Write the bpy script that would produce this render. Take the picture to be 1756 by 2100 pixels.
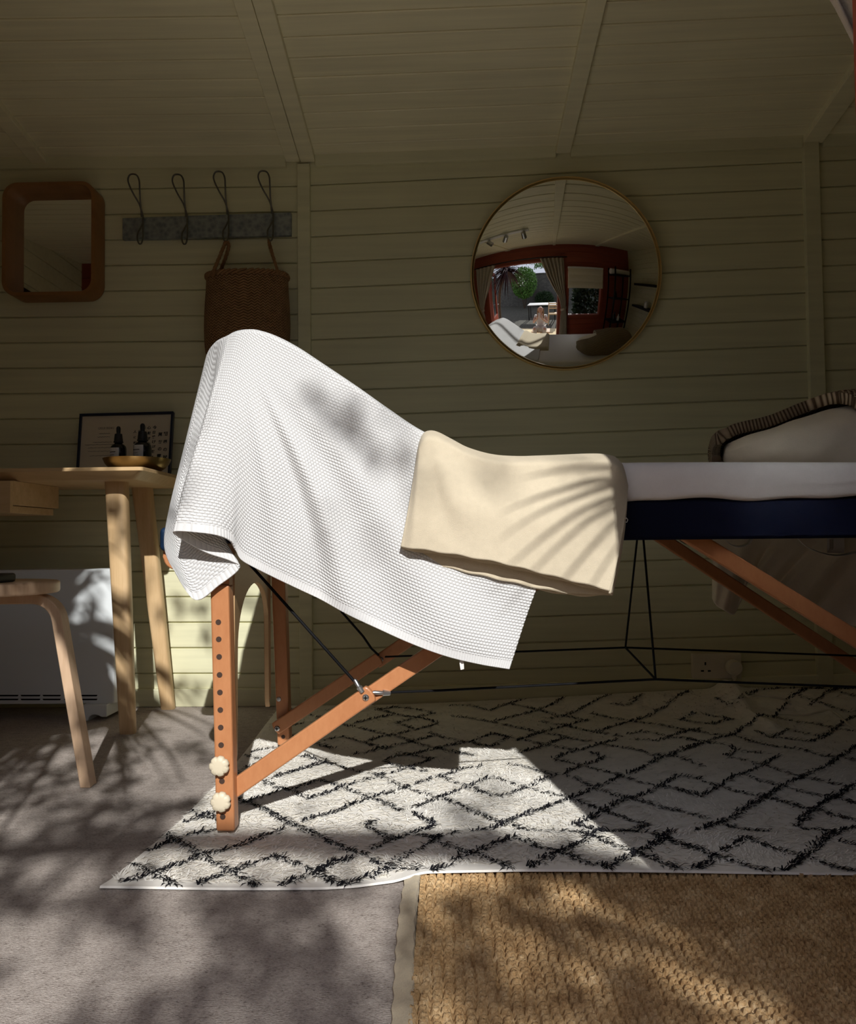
import bpy, bmesh, math, random
import numpy as np
from mathutils import Vector, Matrix

SC = bpy.context.scene
COL = SC.collection
for _o in list(bpy.data.objects):
    bpy.data.objects.remove(_o, do_unlink=True)

# ------------------------------------------------------------------ camera
F_PX, W_PX, H_PX = 1700.0, 1756, 2100
EYE = Vector((0.0, 0.0, 0.54))
_y, _p, _r = math.radians(1.4), math.radians(2.02), math.radians(-0.6)
FWD = Vector((-math.sin(_y) * math.cos(_p), math.cos(_y) * math.cos(_p), math.sin(_p)))
_right = Vector((math.cos(_y), math.sin(_y), 0))
_up = _right.cross(FWD)
RGT = _right * math.cos(_r) + _up * math.sin(_r)
UPV = -_right * math.sin(_r) + _up * math.cos(_r)
cam_data = bpy.data.cameras.new('camera')
cam = bpy.data.objects.new('camera', cam_data)
COL.objects.link(cam)
M3 = Matrix((RGT, UPV, -FWD)).transposed()
cam.matrix_world = Matrix.Translation(EYE) @ M3.to_4x4()
cam_data.sensor_fit = 'HORIZONTAL'
cam_data.sensor_width = 36.0
cam_data.lens = F_PX / W_PX * 36.0
cam_data.clip_start = 0.02
cam_data.clip_end = 200
SC.camera = cam

# ------------------------------------------------------------------ light
SUN_ENERGY, SKY_STRENGTH, EXPOSURE = 3.35, 0.54, 0.43
SUN_DIR = Vector((-0.29, 1.53, -1.0)).normalized()
sun_data = bpy.data.lights.new('sun', 'SUN')
sun_data.energy = SUN_ENERGY
sun_data.angle = math.radians(0.53)
sun_data.color = (1.0, 0.985, 0.945)
sun = bpy.data.objects.new('sun', sun_data)
COL.objects.link(sun)
sun.rotation_euler = SUN_DIR.to_track_quat('-Z', 'Y').to_euler()
sun.location = (1.5, -8, 6)

world = bpy.data.worlds.new('sky')
SC.world = world
world.use_nodes = True
wn = world.node_tree.nodes
wl = world.node_tree.links
bg = wn['Background']
bg.inputs['Strength'].default_value = SKY_STRENGTH
bg.inputs['Color'].default_value = (0.82, 0.86, 1.0, 1)

SC.view_settings.view_transform = 'Standard'
SC.view_settings.look = 'None'
SC.view_settings.exposure = EXPOSURE
SC.view_settings.gamma = 1.0
SC.view_settings.use_curve_mapping = False
try:
    SC.cycles.use_denoising = True
    SC.cycles.max_bounces = 10
    SC.cycles.diffuse_bounces = 6
    SC.cycles.sample_clamp_indirect = 6.0
except Exception:
    pass

random.seed(4)
RNG = np.random.default_rng(7)


# ------------------------------------------------------------------ helpers
def P(x, y, Y):
    """point on the plane Y = const seen at photo position (x, y)"""
    d = FWD + RGT * ((x - 878) / F_PX) + UPV * ((1050 - y) / F_PX)
    return EYE + d * ((Y - EYE.y) / d.y)


def PZ(x, y, Z=0.0):
    d = FWD + RGT * ((x - 878) / F_PX) + UPV * ((1050 - y) / F_PX)
    return EYE + d * ((Z - EYE.z) / d.z)


def PX(x, y, X):
    d = FWD + RGT * ((x - 878) / F_PX) + UPV * ((1050 - y) / F_PX)
    return EYE + d * ((X - EYE.x) / d.x)


class MB:
    def __init__(self):
        self.v, self.f, self.m, self.uv = [], [], [], {}

    def add(self, vs, fs, mi=0):
        o = len(self.v)
        self.v += [tuple(p) for p in vs]
        for f in fs:
            self.f.append(tuple(i + o for i in f))
            self.m.append(mi)
        return o

    def box(self, x0, x1, y0, y1, z0, z1, mi=0):
        vs = [(x, y, z) for x in (x0, x1) for y in (y0, y1) for z in (z0, z1)]
        self.add(vs, [(0, 1, 3, 2), (4, 6, 7, 5), (0, 4, 5, 1), (2, 3, 7, 6), (0, 2, 6, 4), (1, 5, 7, 3)], mi)

    def hexa(self, a, b, mi=0):
        """two quads a and b (same order) joined into a solid"""
        self.add(list(a) + list(b), [(3, 2, 1, 0), (4, 5, 6, 7), (0, 1, 5, 4), (1, 2, 6, 5), (2, 3, 7, 6), (3, 0, 4, 7)], mi)

    def bar(self, p, q, w, h, side=Vector((0, 1, 0)), mi=0):
        """straight bar p->q, w along 'side', h across"""
        p, q = Vector(p), Vector(q)
        d = (q - p).normalized()
        s = (side - d * side.dot(d)).normalized()
        u = d.cross(s)
        a = [p + s * (w / 2 * i) + u * (h / 2 * j) for i, j in ((-1, -1), (1, -1), (1, 1), (-1, 1))]
        b = [q + s * (w / 2 * i) + u * (h / 2 * j) for i, j in ((-1, -1), (1, -1), (1, 1), (-1, 1))]
        self.hexa(a, b, mi)

    def loft(self, rings, mi=0, cap=True, closed=True):
        n = len(rings[0])
        o = len(self.v)
        for r in rings:
            self.v += [tuple(p) for p in r]
        m = n if closed else n - 1
        for i in range(len(rings) - 1):
            for j in range(m):
                k = (j + 1) % n
                self.f.append((o + i * n + j, o + i * n + k, o + (i + 1) * n + k, o + (i + 1) * n + j))
                self.m.append(mi)
        if cap:
            self.f.append(tuple(o + j for j in range(n - 1, -1, -1)))
            self.m.append(mi)
            b = o + (len(rings) - 1) * n
            self.f.append(tuple(b + j for j in range(n)))
            self.m.append(mi)

    def tube(self, pts, r, n=8, mi=0, cap=True):
        pts = [Vector(p) for p in pts]
        rs = r if isinstance(r, (list, tuple)) else [r] * len(pts)
        rings = []
        ref = None
        for i, p in enumerate(pts):
            t = (pts[min(i + 1, len(pts) - 1)] - pts[max(i - 1, 0)]).normalized()
            if ref is None:
                ref = t.orthogonal().normalized()
            ref = (ref - t * ref.dot(t)).normalized()
            b = t.cross(ref)
            rings.append([p + (ref * math.cos(2 * math.pi * k / n) + b * math.sin(2 * math.pi * k / n)) * rs[i] for k in range(n)])
        self.loft(rings, mi, cap)

    def lathe(self, c, prof, n=32, mi=0, axis='Z', cap=True):
        c = Vector(c)
        rings = []
        for r, h in prof:
            ring = []
            for k in range(n):
                a = 2 * math.pi * k / n
                if axis == 'Z':
                    ring.append(c + Vector((r * math.cos(a), r * math.sin(a), h)))
                elif axis == 'Y':
                    ring.append(c + Vector((r * math.cos(a), h, -r * math.sin(a))))
                else:
                    ring.append(c + Vector((h, r * math.cos(a), r * math.sin(a))))
            rings.append(ring)
        self.loft(rings, mi, cap)

    def grid(self, G, mi=0, flip=False):
        n, m = len(G), len(G[0])
        o = len(self.v)
        for row in G:
            self.v += [tuple(p) for p in row]
        for i in range(n - 1):
            for j in range(m - 1):
                q = (o + i * m + j, o + (i + 1) * m + j, o + (i + 1) * m + j + 1, o + i * m + j + 1)
                self.f.append(q[::-1] if flip else q)
                self.m.append(mi)
        return o

    def prism(self, poly, vec, mi=0):
        """planar polygon extruded by vec"""
        vec = Vector(vec)
        n = len(poly)
        a = [Vector(p) for p in poly]
        vs = a + [p + vec for p in a]
        fs = [tuple(range(n))[::-1], tuple(range(n, 2 * n))]
        for i in range(n):
            j = (i + 1) % n
            fs.append((i, j, n + j, n + i))
        self.add(vs, fs, mi)

    def build(self, name, mats, parent=None, smooth=35, bevel=0, seg=2, solid=0, sub=0, fix=True):
        me = bpy.data.meshes.new(name)
        me.from_pydata(self.v, [], self.f)
        me.validate()
        for mm in (mats if isinstance(mats, (list, tuple)) else [mats]):
            me.materials.append(mm)
        if len(me.polygons) == len(self.m):
            me.polygons.foreach_set('material_index', self.m)
        if fix:
            b = bmesh.new()
            b.from_mesh(me)
            bmesh.ops.recalc_face_normals(b, faces=b.faces)
            b.to_mesh(me)
            b.free()
        if smooth:
            me.polygons.foreach_set('use_smooth', [True] * len(me.polygons))
            if smooth < 180:
                me.set_sharp_from_angle(angle=math.radians(smooth))
        me.update()
        o = bpy.data.objects.new(name, me)
        COL.objects.link(o)
        if parent is not None:
            attach(o, parent)
        if solid:
            md = o.modifiers.new('solid', 'SOLIDIFY')
            md.thickness = solid
            md.offset = 0
        if bevel:
            md = o.modifiers.new('bevel', 'BEVEL')
            md.width = bevel
            md.segments = seg
            md.limit_method = 'ANGLE'
            md.angle_limit = math.radians(40)
        if sub:
            md = o.modifiers.new('sub', 'SUBSURF')
            md.levels = sub
            md.render_levels = sub
        return o


def root_loc(o):
    v = Vector(o.location)
    p = o.parent
    return v if p is None or o.type == 'EMPTY' else Vector((0, 0, 0)) + (Vector(p.location) if p.type == 'EMPTY' else root_loc(p)) * 0


def attach(o, parent):
    """parts are modelled in room coordinates; keep them there"""
    o.parent = parent
    top = parent
    while top.parent is not None:
        top = top.parent
    if parent.parent is None:
        o.matrix_parent_inverse = Matrix.Translation(-Vector(parent.location))
    else:
        o.matrix_parent_inverse = Matrix.Identity(4)


def tag(o, label, cat, group=None, kind=None):
    o['label'] = label
    o['category'] = cat
    if group:
        o['group'] = group
    if kind:
        o['kind'] = kind
    return o


def thing(name, label, cat, loc, group=None):
    e = bpy.data.objects.new(name, None)
    e.empty_display_size = 0.05
    COL.objects.link(e)
    e.location = loc
    return tag(e, label, cat, group)


def struct(o, label=None):
    o['kind'] = 'structure'
    return o


def catmull(pts, n):
    """n samples along control points (array k x d) with uniform parameter"""
    pts = np.asarray(pts, float)
    k = len(pts)
    ts = np.linspace(0, k - 1, n)
    i = np.clip(ts.astype(int), 0, k - 2)
    u = (ts - i)[:, None]
    p0 = pts[np.clip(i - 1, 0, k - 1)]
    p1 = pts[i]
    p2 = pts[i + 1]
    p3 = pts[np.clip(i + 2, 0, k - 1)]
    return 0.5 * ((2 * p1) + (-p0 + p2) * u + (2 * p0 - 5 * p1 + 4 * p2 - p3) * u ** 2 + (-p0 + 3 * p1 - 3 * p2 + p3) * u ** 3)


def smoothstep(x):
    x = np.clip(x, 0, 1)
    return x * x * (3 - 2 * x)


# ------------------------------------------------------------------ materials
class NT:
    def __init__(self, name):
        self.mat = bpy.data.materials.new(name)
        self.mat.use_nodes = True
        self.n = self.mat.node_tree.nodes
        self.l = self.mat.node_tree.links
        self.b = self.n['Principled BSDF']

    def node(self, t, **kw):
        x = self.n.new(t)
        for k, v in kw.items():
            if k in x.inputs:
                x.inputs[k].default_value = v
            else:
                setattr(x, k, v)
        return x

    def link(self, a, b):
        self.l.new(a, b)

    def coord(self, scale=(1, 1, 1), which='Object'):
        tc = self.node('ShaderNodeTexCoord')
        mp = self.node('ShaderNodeMapping')
        mp.inputs['Scale'].default_value = scale
        self.link(tc.outputs[which], mp.inputs['Vector'])
        return mp.outputs['Vector']

    def noise(self, vec, scale, detail=4, rough=0.6):
        x = self.node('ShaderNodeTexNoise', Scale=scale, Detail=detail, Roughness=rough)
        self.link(vec, x.inputs['Vector'])
        return x.outputs['Fac']

    def ramp(self, fac, stops):
        x = self.node('ShaderNodeValToRGB')
        e = x.color_ramp.elements
        while len(e) < len(stops):
            e.new(0.5)
        for i, (p, c) in enumerate(stops):
            e[i].position = p
            e[i].color = (*c, 1) if len(c) == 3 else c
        self.link(fac, x.inputs['Fac'])
        return x.outputs['Color']

    def math(self, op, a, b=None, clamp=False):
        x = self.node('ShaderNodeMath', operation=op, use_clamp=clamp)
        for i, q in enumerate((a, b)):
            if q is None:
                continue
            if isinstance(q, (int, float)):
                x.inputs[i].default_value = q
            else:
                self.link(q, x.inputs[i])
        return x.outputs[0]

    def bump(self, h, strength=0.3, dist=0.002):
        x = self.node('ShaderNodeBump', Strength=strength, Distance=dist)
        self.link(h, x.inputs['Height'])
        self.link(x.outputs['Normal'], self.b.inputs['Normal'])
        return x

    def col(self, c):
        if isinstance(c, (tuple, list)):
            self.b.inputs['Base Color'].default_value = (*c, 1)
        else:
            self.link(c, self.b.inputs['Base Color'])

    def set(self, rough=0.6, metal=0.0, spec=0.5, sheen=0.0):
        self.b.inputs['Roughness'].default_value = rough
        self.b.inputs['Metallic'].default_value = metal
        self.b.inputs['Specular IOR Level'].default_value = spec
        if sheen:
            self.b.inputs['Sheen Weight'].default_value = sheen
        return self.mat


def plain(name, c, rough=0.5, metal=0.0, spec=0.5, var=0.06, scale=30, bump=0.0):
    t = NT(name)
    f = t.noise(t.coord(), scale)
    lo = tuple(max(0, k * (1 - var)) for k in c)
    hi = tuple(min(1, k * (1 + var)) for k in c)
    t.col(t.ramp(f, [(0.3, lo), (0.7, hi)]))
    if bump:
        t.bump(t.noise(t.coord(), scale * 6), bump, 0.002)
    return t.set(rough, metal, spec)


def wood(name, c0, c1, scale=(4, 60, 60), rough=0.45, fine=9.0, bump=0.08):
    t = NT(name)
    v = t.coord(scale)
    a = t.noise(v, 1.0, 5, 0.65)
    b = t.noise(v, fine, 3, 0.6)
    m = t.math('ADD', t.math('MULTIPLY', a, 0.7), t.math('MULTIPLY', b, 0.3))
    t.col(t.ramp(m, [(0.34, c0), (0.66, c1)]))
    t.bump(b, bump, 0.001)
    return t.set(rough, 0, 0.4)


def board_paint(name, c, seed=0.0, rough=0.5):
    """brush-painted timber: faint long streaks, the odd nail spot"""
    t = NT(name)
    v = t.coord((1.2, 30, 30))
    a = t.noise(v, 1.5, 5, 0.6)
    w = t.noise(t.coord(), 2.3, 2, 0.5)
    m = t.math('ADD', t.math('MULTIPLY', a, 0.6), t.math('MULTIPLY', w, 0.4))
    lo = tuple(k * 0.90 for k in c)
    hi = tuple(min(1, k * 1.08) for k in c)
    t.col(t.ramp(m, [(0.35, lo), (0.65, hi)]))
    t.bump(a, 0.12, 0.002)
    return t.set(rough, 0, 0.4)


def weave(name, c, scale, var=0.08, strength=0.5, rough=0.9, speck=None):
    t = NT(name)
    v = t.coord()
    a = t.noise(v, scale, 3, 0.7)
    b = t.noise(v, scale / 14, 3, 0.6)
    m = t.math('ADD', t.math('MULTIPLY', a, 0.5), t.math('MULTIPLY', b, 0.5))
    lo = tuple(k * (1 - var) for k in c)
    hi = tuple(min(1, k * (1 + var)) for k in c)
    stops = [(0.35, lo), (0.65, hi)]
    if speck:
        stops = [(0.22, speck), (0.30, lo), (0.65, hi)]
    t.col(t.ramp(m, stops))
    t.bump(a, strength, 0.002)
    return t.set(rough, 0, 0.2, 0.15)


M_WALL = board_paint('sage_cream_paint', (0.68, 0.665, 0.455))
M_CEIL = board_paint('ceiling_paint', (0.84, 0.80, 0.59), rough=0.38)
M_RED = board_paint('cedar_red_stain', (0.30, 0.065, 0.035), rough=0.45)
M_BEECH = wood('orange_beech', (0.42, 0.165, 0.066), (0.54, 0.24, 0.105), (5, 5, 2.2), 0.38, 22, 0.05)
M_PLY = wood('pale_plywood', (0.50, 0.31, 0.15), (0.58, 0.38, 0.20), (3, 3, 30), 0.45, 9, 0.04)
M_ASH = wood('ash_veneer', (0.53, 0.35, 0.17), (0.66, 0.46, 0.25), (3, 40, 40), 0.42, 7, 0.05)
M_ASHLEG = wood('ash_leg', (0.55, 0.36, 0.18), (0.68, 0.48, 0.27), (26, 26, 2), 0.42, 7, 0.05)
M_BIRCH = wood('birch_laminate', (0.52, 0.34, 0.21), (0.66, 0.47, 0.32), (30, 30, 2.5), 0.4, 7, 0.05)
M_NAVY = plain('navy_vinyl', (0.0025, 0.004, 0.018), 0.65, 0, 0.12, 0.15, 200, 0.15)
M_NAVY2 = plain('navy_grained_vinyl', (0.010, 0.030, 0.075), 0.42, 0, 0.4, 0.15, 300, 0.3)
M_BLACK = plain('black_cord', (0.004, 0.004, 0.005), 0.7, 0, 0.15)
M_BLACKM = plain('black_metal', (0.012, 0.012, 0.013), 0.4, 0.4)
M_STEEL = plain('zinc_steel', (0.55, 0.56, 0.57), 0.3, 0.95, 0.5, 0.1, 60)
M_DARKHOLE = plain('hole_shadow_wood', (0.05, 0.024, 0.014), 0.8)
M_KNOB = plain('ivory_plastic', (0.66, 0.58, 0.43), 0.45, 0, 0.4, 0.03)
M_HEAT = plain('white_enamel', (0.74, 0.78, 0.80), 0.35, 0, 0.5, 0.015, 5)
M_SOCKET = plain('cream_plastic', (0.74, 0.69, 0.58), 0.4, 0, 0.4, 0.02)
M_CORD = plain('white_flex', (0.72, 0.68, 0.60), 0.5)
M_SHEET = weave('white_jersey', (0.80, 0.77, 0.78), 700, 0.03, 0.25, 0.9)
M_CREAMC = weave('cream_cotton', (0.80, 0.72, 0.58), 500, 0.04, 0.3)
M_CURTAIN = weave('oatmeal_linen', (0.47, 0.41, 0.33), 420, 0.10, 0.6)
M_BLANKET = weave('cream_fleece', (0.645, 0.56, 0.42), 900, 0.06, 0.5, 0.95, (0.50, 0.40, 0.27))
M_WHITEP = plain('white_plastic', (0.8, 0.8, 0.8), 0.4)
M_PAPER = plain('ivory_paper', (0.70, 0.62, 0.48), 0.7, 0, 0.3, 0.03, 6)
M_INK = plain('black_ink', (0.012, 0.011, 0.011), 0.7)
M_INK2 = plain('grey_ink', (0.30, 0.25, 0.18), 0.7)
M_LABEL = plain('white_label', (0.72, 0.70, 0.68), 0.6)
M_BOTTLE = plain('black_glass', (0.006, 0.006, 0.008), 0.12, 0, 0.6)
M_RUBBER = plain('black_rubber', (0.010, 0.010, 0.011), 0.55)
M_BRASS = plain('aged_brass', (0.32, 0.225, 0.10), 0.30, 1.0, 0.5, 0.15, 18)
M_GOLD = plain('brushed_brass_rim', (0.85, 0.63, 0.28), 0.42, 0.85, 0.5, 0.05, 20)
M_FRAMEW = wood('bent_wood_frame', (0.25, 0.115, 0.038), (0.33, 0.16, 0.058), (6, 6, 6), 0.45, 9, 0.05)
M_WIRE = plain('dull_iron_wire', (0.16, 0.155, 0.14), 0.35, 0.9, 0.5, 0.1, 60)
M_NAVYF = plain('navy_frame', (0.010, 0.016, 0.042), 0.4, 0, 0.4)


def mirror_mat():
    t = NT('mirror_silver')
    t.col((0.90, 0.91, 0.90))
    return t.set(0.015, 1.0)


def zinc():
    t = NT('galvanised_zinc')
    v = t.coord((1, 1, 1))
    x = t.node('ShaderNodeTexVoronoi', Scale=60.0)
    t.link(v, x.inputs['Vector'])
    f = t.noise(v, 45, 4, 0.7)
    m = t.math('ADD', t.math('MULTIPLY', x.outputs['Distance'], 0.5), t.math('MULTIPLY', f, 0.7))
    t.col(t.ramp(m, [(0.3, (0.16, 0.19, 0.21)), (0.75, (0.36, 0.40, 0.41))]))
    return t.set(0.45, 0.6)


def glass_mat():
    t = NT('window_glass')
    t.b.inputs['Base Color'].default_value = (0.92, 0.96, 0.95, 1)
    t.b.inputs['Transmission Weight'].default_value = 1.0
    t.b.inputs['IOR'].default_value = 1.1
    t.b.inputs['Roughness'].default_value = 0.0
    return t.mat


M_MIRROR, M_ZINC, M_GLASS = mirror_mat(), zinc(), glass_mat()


def carpet_mat():
    t = NT('grey_beige_loop_carpet')
    v = t.coord((1, 1.9, 1))
    a = t.noise(v, 210, 3, 0.75)
    b = t.noise(t.coord((1, 1.5, 1)), 42, 5, 0.75)
    m = t.math('ADD', t.math('MULTIPLY', a, 0.62), t.math('MULTIPLY', b, 0.38))
    t.col(t.ramp(m, [(0.34, (0.12, 0.095, 0.082)), (0.45, (0.40, 0.345, 0.31)), (0.62, (0.60, 0.535, 0.49))]))
    t.bump(a, 0.9, 0.004)
    return t.set(0.95, 0, 0.1)


def jute_mat():
    t = NT('golden_jute')
    a = t.noise(t.coord(), 22, 4, 0.7)
    b = t.noise(t.coord(), 260, 3, 0.7)
    m = t.math('ADD', t.math('MULTIPLY', a, 0.55), t.math('MULTIPLY', b, 0.45))
    t.col(t.ramp(m, [(0.30, (0.17, 0.082, 0.032)), (0.45, (0.42, 0.26, 0.12)), (0.55, (0.55, 0.37, 0.19)), (0.68, (0.74, 0.56, 0.34))]))
    t.bump(b, 0.6, 0.002)
    return t.set(0.8, 0, 0.25)


def towel_mat():
    t = NT('white_honeycomb_towelling')
    uv = t.node('ShaderNodeUVMap')
    sp = t.node('ShaderNodeSeparateXYZ')
    t.link(uv.outputs['UV'], sp.inputs['Vector'])
    u, v = sp.outputs['X'], sp.outputs['Y']
    su = t.math('DIVIDE', u, 0.0064)
    sv = t.math('DIVIDE', v, 0.0054)
    row = t.math('FLOOR', sv)
    off = t.math('MULTIPLY', t.math('MODULO', row, 2.0), 0.5)
    fu = t.math('ABSOLUTE', t.math('SINE', t.math('MULTIPLY', t.math('ADD', su, off), math.pi)))
    fv = t.math('ABSOLUTE', t.math('SINE', t.math('MULTIPLY', sv, math.pi)))
    dome = t.math('POWER', t.math('MULTIPLY', fu, fv), 0.55)
    rib = t.math('ABSOLUTE', t.math('SINE', t.math('MULTIPLY', u, math.pi / 0.0052)))
    at = t.node('ShaderNodeAttribute', attribute_name='hem')
    hem = at.outputs['Fac']
    h = t.math('ADD', t.math('MULTIPLY', dome, t.math('SUBTRACT', 1.0, hem)), t.math('MULTIPLY', rib, t.math('MULTIPLY', hem, 0.4)))
    fuzz = t.noise(t.coord(), 900, 2, 0.7)
    h2 = t.math('ADD', h, t.math('MULTIPLY', fuzz, 0.25))
    t.bump(h2, 0.85, 0.0026)
    t.col(t.ramp(fuzz, [(0.3, (0.70, 0.70, 0.705)), (0.7, (0.76, 0.76, 0.765))]))
    return t.set(0.95, 0, 0.1, 0.1)


def knit_mat():
    t = NT('taupe_knit')
    uv = t.node('ShaderNodeUVMap')
    sp = t.node('ShaderNodeSeparateXYZ')
    t.link(uv.outputs['UV'], sp.inputs['Vector'])
    u, v = sp.outputs['X'], sp.outputs['Y']
    su = t.math('DIVIDE', u, 0.0085)
    sv = t.math('DIVIDE', v, 0.012)
    off = t.math('MULTIPLY', t.math('MODULO', t.math('FLOOR', sv), 2.0), 0.5)
    fu = t.math('ABSOLUTE', t.math('SINE', t.math('MULTIPLY', t.math('ADD', su, off), math.pi)))
    fv = t.math('ABSOLUTE', t.math('SINE', t.math('MULTIPLY', sv, math.pi)))
    d = t.math('POWER', t.math('MULTIPLY', fu, fv), 0.7)
    t.col(t.ramp(d, [(0.25, (0.12, 0.08, 0.05)), (0.6, (0.40, 0.31, 0.21)), (0.9, (0.58, 0.48, 0.35))]))
    t.bump(d, 1.0, 0.006)
    return t.set(0.95, 0, 0.1)


def basket_mat():
    t = NT('seagrass_weave')
    v = t.coord((1, 1, 1), 'UV')
    w = t.node('ShaderNodeTexWave', Scale=1.0, Distortion=1.5, Detail=2.0)
    w.wave_type = 'BANDS'
    w.bands_direction = 'DIAGONAL'
    t.link(v, w.inputs['Vector'])
    sp = t.node('ShaderNodeSeparateXYZ')
    t.link(v, sp.inputs['Vector'])
    x = t.math('MULTIPLY', sp.outputs['X'], 1.0)
    zig = t.math('ABSOLUTE', t.math('SUBTRACT', t.math('FRACT', t.math('DIVIDE', x, 0.016)), 0.5))
    yy = t.math('ADD', t.math('DIVIDE', sp.outputs['Y'], 0.009), t.math('MULTIPLY', zig, 1.6))
    s = t.math('ABSOLUTE', t.math('SINE', t.math('MULTIPLY', yy, math.pi)))
    n = t.noise(t.coord(), 38, 4, 0.7)
    m = t.math('ADD', t.math('MULTIPLY', s, 0.5), t.math('MULTIPLY', n, 0.5))
    t.col(t.ramp(m, [(0.2, (0.075, 0.035, 0.017)), (0.5, (0.24, 0.125, 0.055)), (0.8, (0.40, 0.23, 0.11))]))
    t.bump(s, 0.9, 0.004)
    return t.set(0.7, 0, 0.3)


def pile_mat(name, c, var, scale):
    t = NT(name)
    f = t.noise(t.coord(), scale, 3, 0.7)
    t.col(t.ramp(f, [(0.3, tuple(k * (1 - var) for k in c)), (0.7, tuple(min(1, k * (1 + var)) for k in c))]))
    return t.set(0.9, 0, 0.15)


def leaf_mat(name, c):
    t = NT(name)
    f = t.noise(t.coord(), 6, 3, 0.6)
    t.col(t.ramp(f, [(0.3, tuple(k * 0.6 for k in c)), (0.7, tuple(min(1, k * 1.35) for k in c))]))
    t.b.inputs['Transmission Weight'].default_value = 0.0
    return t.set(0.55, 0, 0.4)


def stone_mat():
    t = NT('garden_stone')
    v = t.coord()
    b = t.node('ShaderNodeTexBrick', Scale=3.0)
    b.inputs['Color1'].default_value = (0.09, 0.085, 0.075, 1)
    b.inputs['Color2'].default_value = (0.15, 0.14, 0.12, 1)
    b.inputs['Mortar'].default_value = (0.06, 0.06, 0.055, 1)
    mp = t.coord((1, 1, 1))
    s = t.node('ShaderNodeSeparateXYZ')
    t.link(mp, s.inputs['Vector'])
    c = t.node('ShaderNodeCombineXYZ')
    t.link(s.outputs['X'], c.inputs['X'])
    t.link(s.outputs['Z'], c.inputs['Y'])
    t.link(c.outputs['Vector'], b.inputs['Vector'])
    t.link(b.outputs['Color'], t.b.inputs['Base Color'])
    return t.set(0.9)


M_CARPET, M_JUTE, M_TOWEL, M_KNIT, M_BASKET = carpet_mat(), jute_mat(), towel_mat(), knit_mat(), basket_mat()
M_PILEW = pile_mat('ivory_wool', (0.90, 0.87, 0.81), 0.06, 30)
M_PILEB = pile_mat('black_wool', (0.012, 0.012, 0.016), 0.4, 40)
M_BIND = weave('canvas_binding', (0.56, 0.47, 0.33), 500, 0.15, 0.5)
M_LEAF = leaf_mat('green_leaf', (0.10, 0.22, 0.035))
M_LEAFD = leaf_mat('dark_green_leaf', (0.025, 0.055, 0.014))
M_CORDY = leaf_mat('purple_strap_leaf', (0.055, 0.018, 0.026))
M_BARK = wood('bark', (0.06, 0.045, 0.03), (0.14, 0.10, 0.07), (20, 20, 4), 0.9, 6, 0.5)
M_STONE = stone_mat()
M_PAVE = plain('dark_gravel', (0.10, 0.095, 0.08), 0.9, 0, 0.2, 0.4, 25, 0.5)
M_BOUNCE_SLAB = plain('sandy_bounce_slab', (0.78, 0.65, 0.42), 0.9, 0, 0.2, 0.1, 8, 0.2)  # pale tone of the added slab that reflects sun indoors
M_SKIN = plain('skin', (0.55, 0.33, 0.24), 0.5, 0, 0.4, 0.03)
M_HAIR = wood('fair_hair', (0.22, 0.13, 0.06), (0.40, 0.27, 0.14), (60, 60, 4), 0.5, 8, 0.2)
M_TOP = weave('white_cotton_top', (0.72, 0.70, 0.69), 300, 0.04, 0.2)
M_TROUS = weave('stone_trousers', (0.60, 0.56, 0.52), 300, 0.05, 0.2)
M_REDC = weave('dark_red_cloth', (0.22, 0.02, 0.025), 300, 0.1, 0.4)

# ================================================================== the room
D_WALL = 2.76
XL, XR, YF = -2.05, 2.0, 0.90
E_X = [-2.05, -1.509, -0.5, -0.018, 0.794, 1.2, 2.0]
E_Z = [1.868, 1.8595, 1.846, 1.853, 1.866, 1.876, 1.893]
SLOPE = 0.14


def edge_z(X):
    return float(np.interp(X, E_X, E_Z))


def ceil_z(X, Y):
    return edge_z(X) + (2.735 - Y) * SLOPE


def line_fn(x0, y0, s0, x1, y1, s1):
    def f(k, X):
        a = P(x0, y0 + s0 * k, D_WALL)
        b = P(x1, y1 + s1 * k, D_WALL)
        return a.z + (b.z - a.z) * (X - a.x) / (b.x - a.x)
    return f


LW = line_fn(200, 387.7, 52.3, 608, 381.7, 52.6)
RW = line_fn(640, 379.7, 52.9, 1650, 331.8, 53.8)


def board(mb, xa, xb, za0, za1, zb0, zb1, y, th=0.012, gap=0.0021, ch=0.0018):
    """one horizontal cladding board, eased front edges, face at y, thickness towards +y"""
    def ring(x, z0, z1):
        z0 += gap
        z1 -= gap
        return [Vector((x, y + th, z0)), Vector((x, y + ch, z0)), Vector((x, y, z0 + ch)), Vector((x, y, z1 - ch)), Vector((x, y + ch, z1)), Vector((x, y + th, z1))]
    mb.loft([ring(xa, za0, za1), ring(xb, zb0, zb1)])


mb = MB()
for fn, xa, xb in ((LW, XL, -0.478), (RW, -0.478, XR)):
    for k in range(-2, 22):
        z = [fn(k + 1, xa), fn(k, xa), fn(k + 1, xb), fn(k, xb)]
        if max(z) < 0.004:
            continue
        z = [max(0.0, q) for q in z]
        z[1] = min(z[1], edge_z(xa) + 0.03)
        z[3] = min(z[3], edge_z(xb) + 0.03)
        if z[1] - z[0] < 0.01 and z[3] - z[2] < 0.01:
            continue
        z[1], z[3] = max(z[1], z[0] + 0.006), max(z[3], z[2] + 0.006)
        board(mb, xa, xb, *z, D_WALL)
mb.box(XL - 0.08, XR + 0.08, D_WALL + 0.008, D_WALL + 0.07, -0.05, 1.98)
struct(mb.build('wall_back', M_WALL, smooth=0))

mb = MB()
mb.box(XL - 0.1, XR + 0.1, 0.80, D_WALL + 0.1, -0.08, 0.0)
struct(mb.build('floor', M_CARPET, smooth=0))

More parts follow.
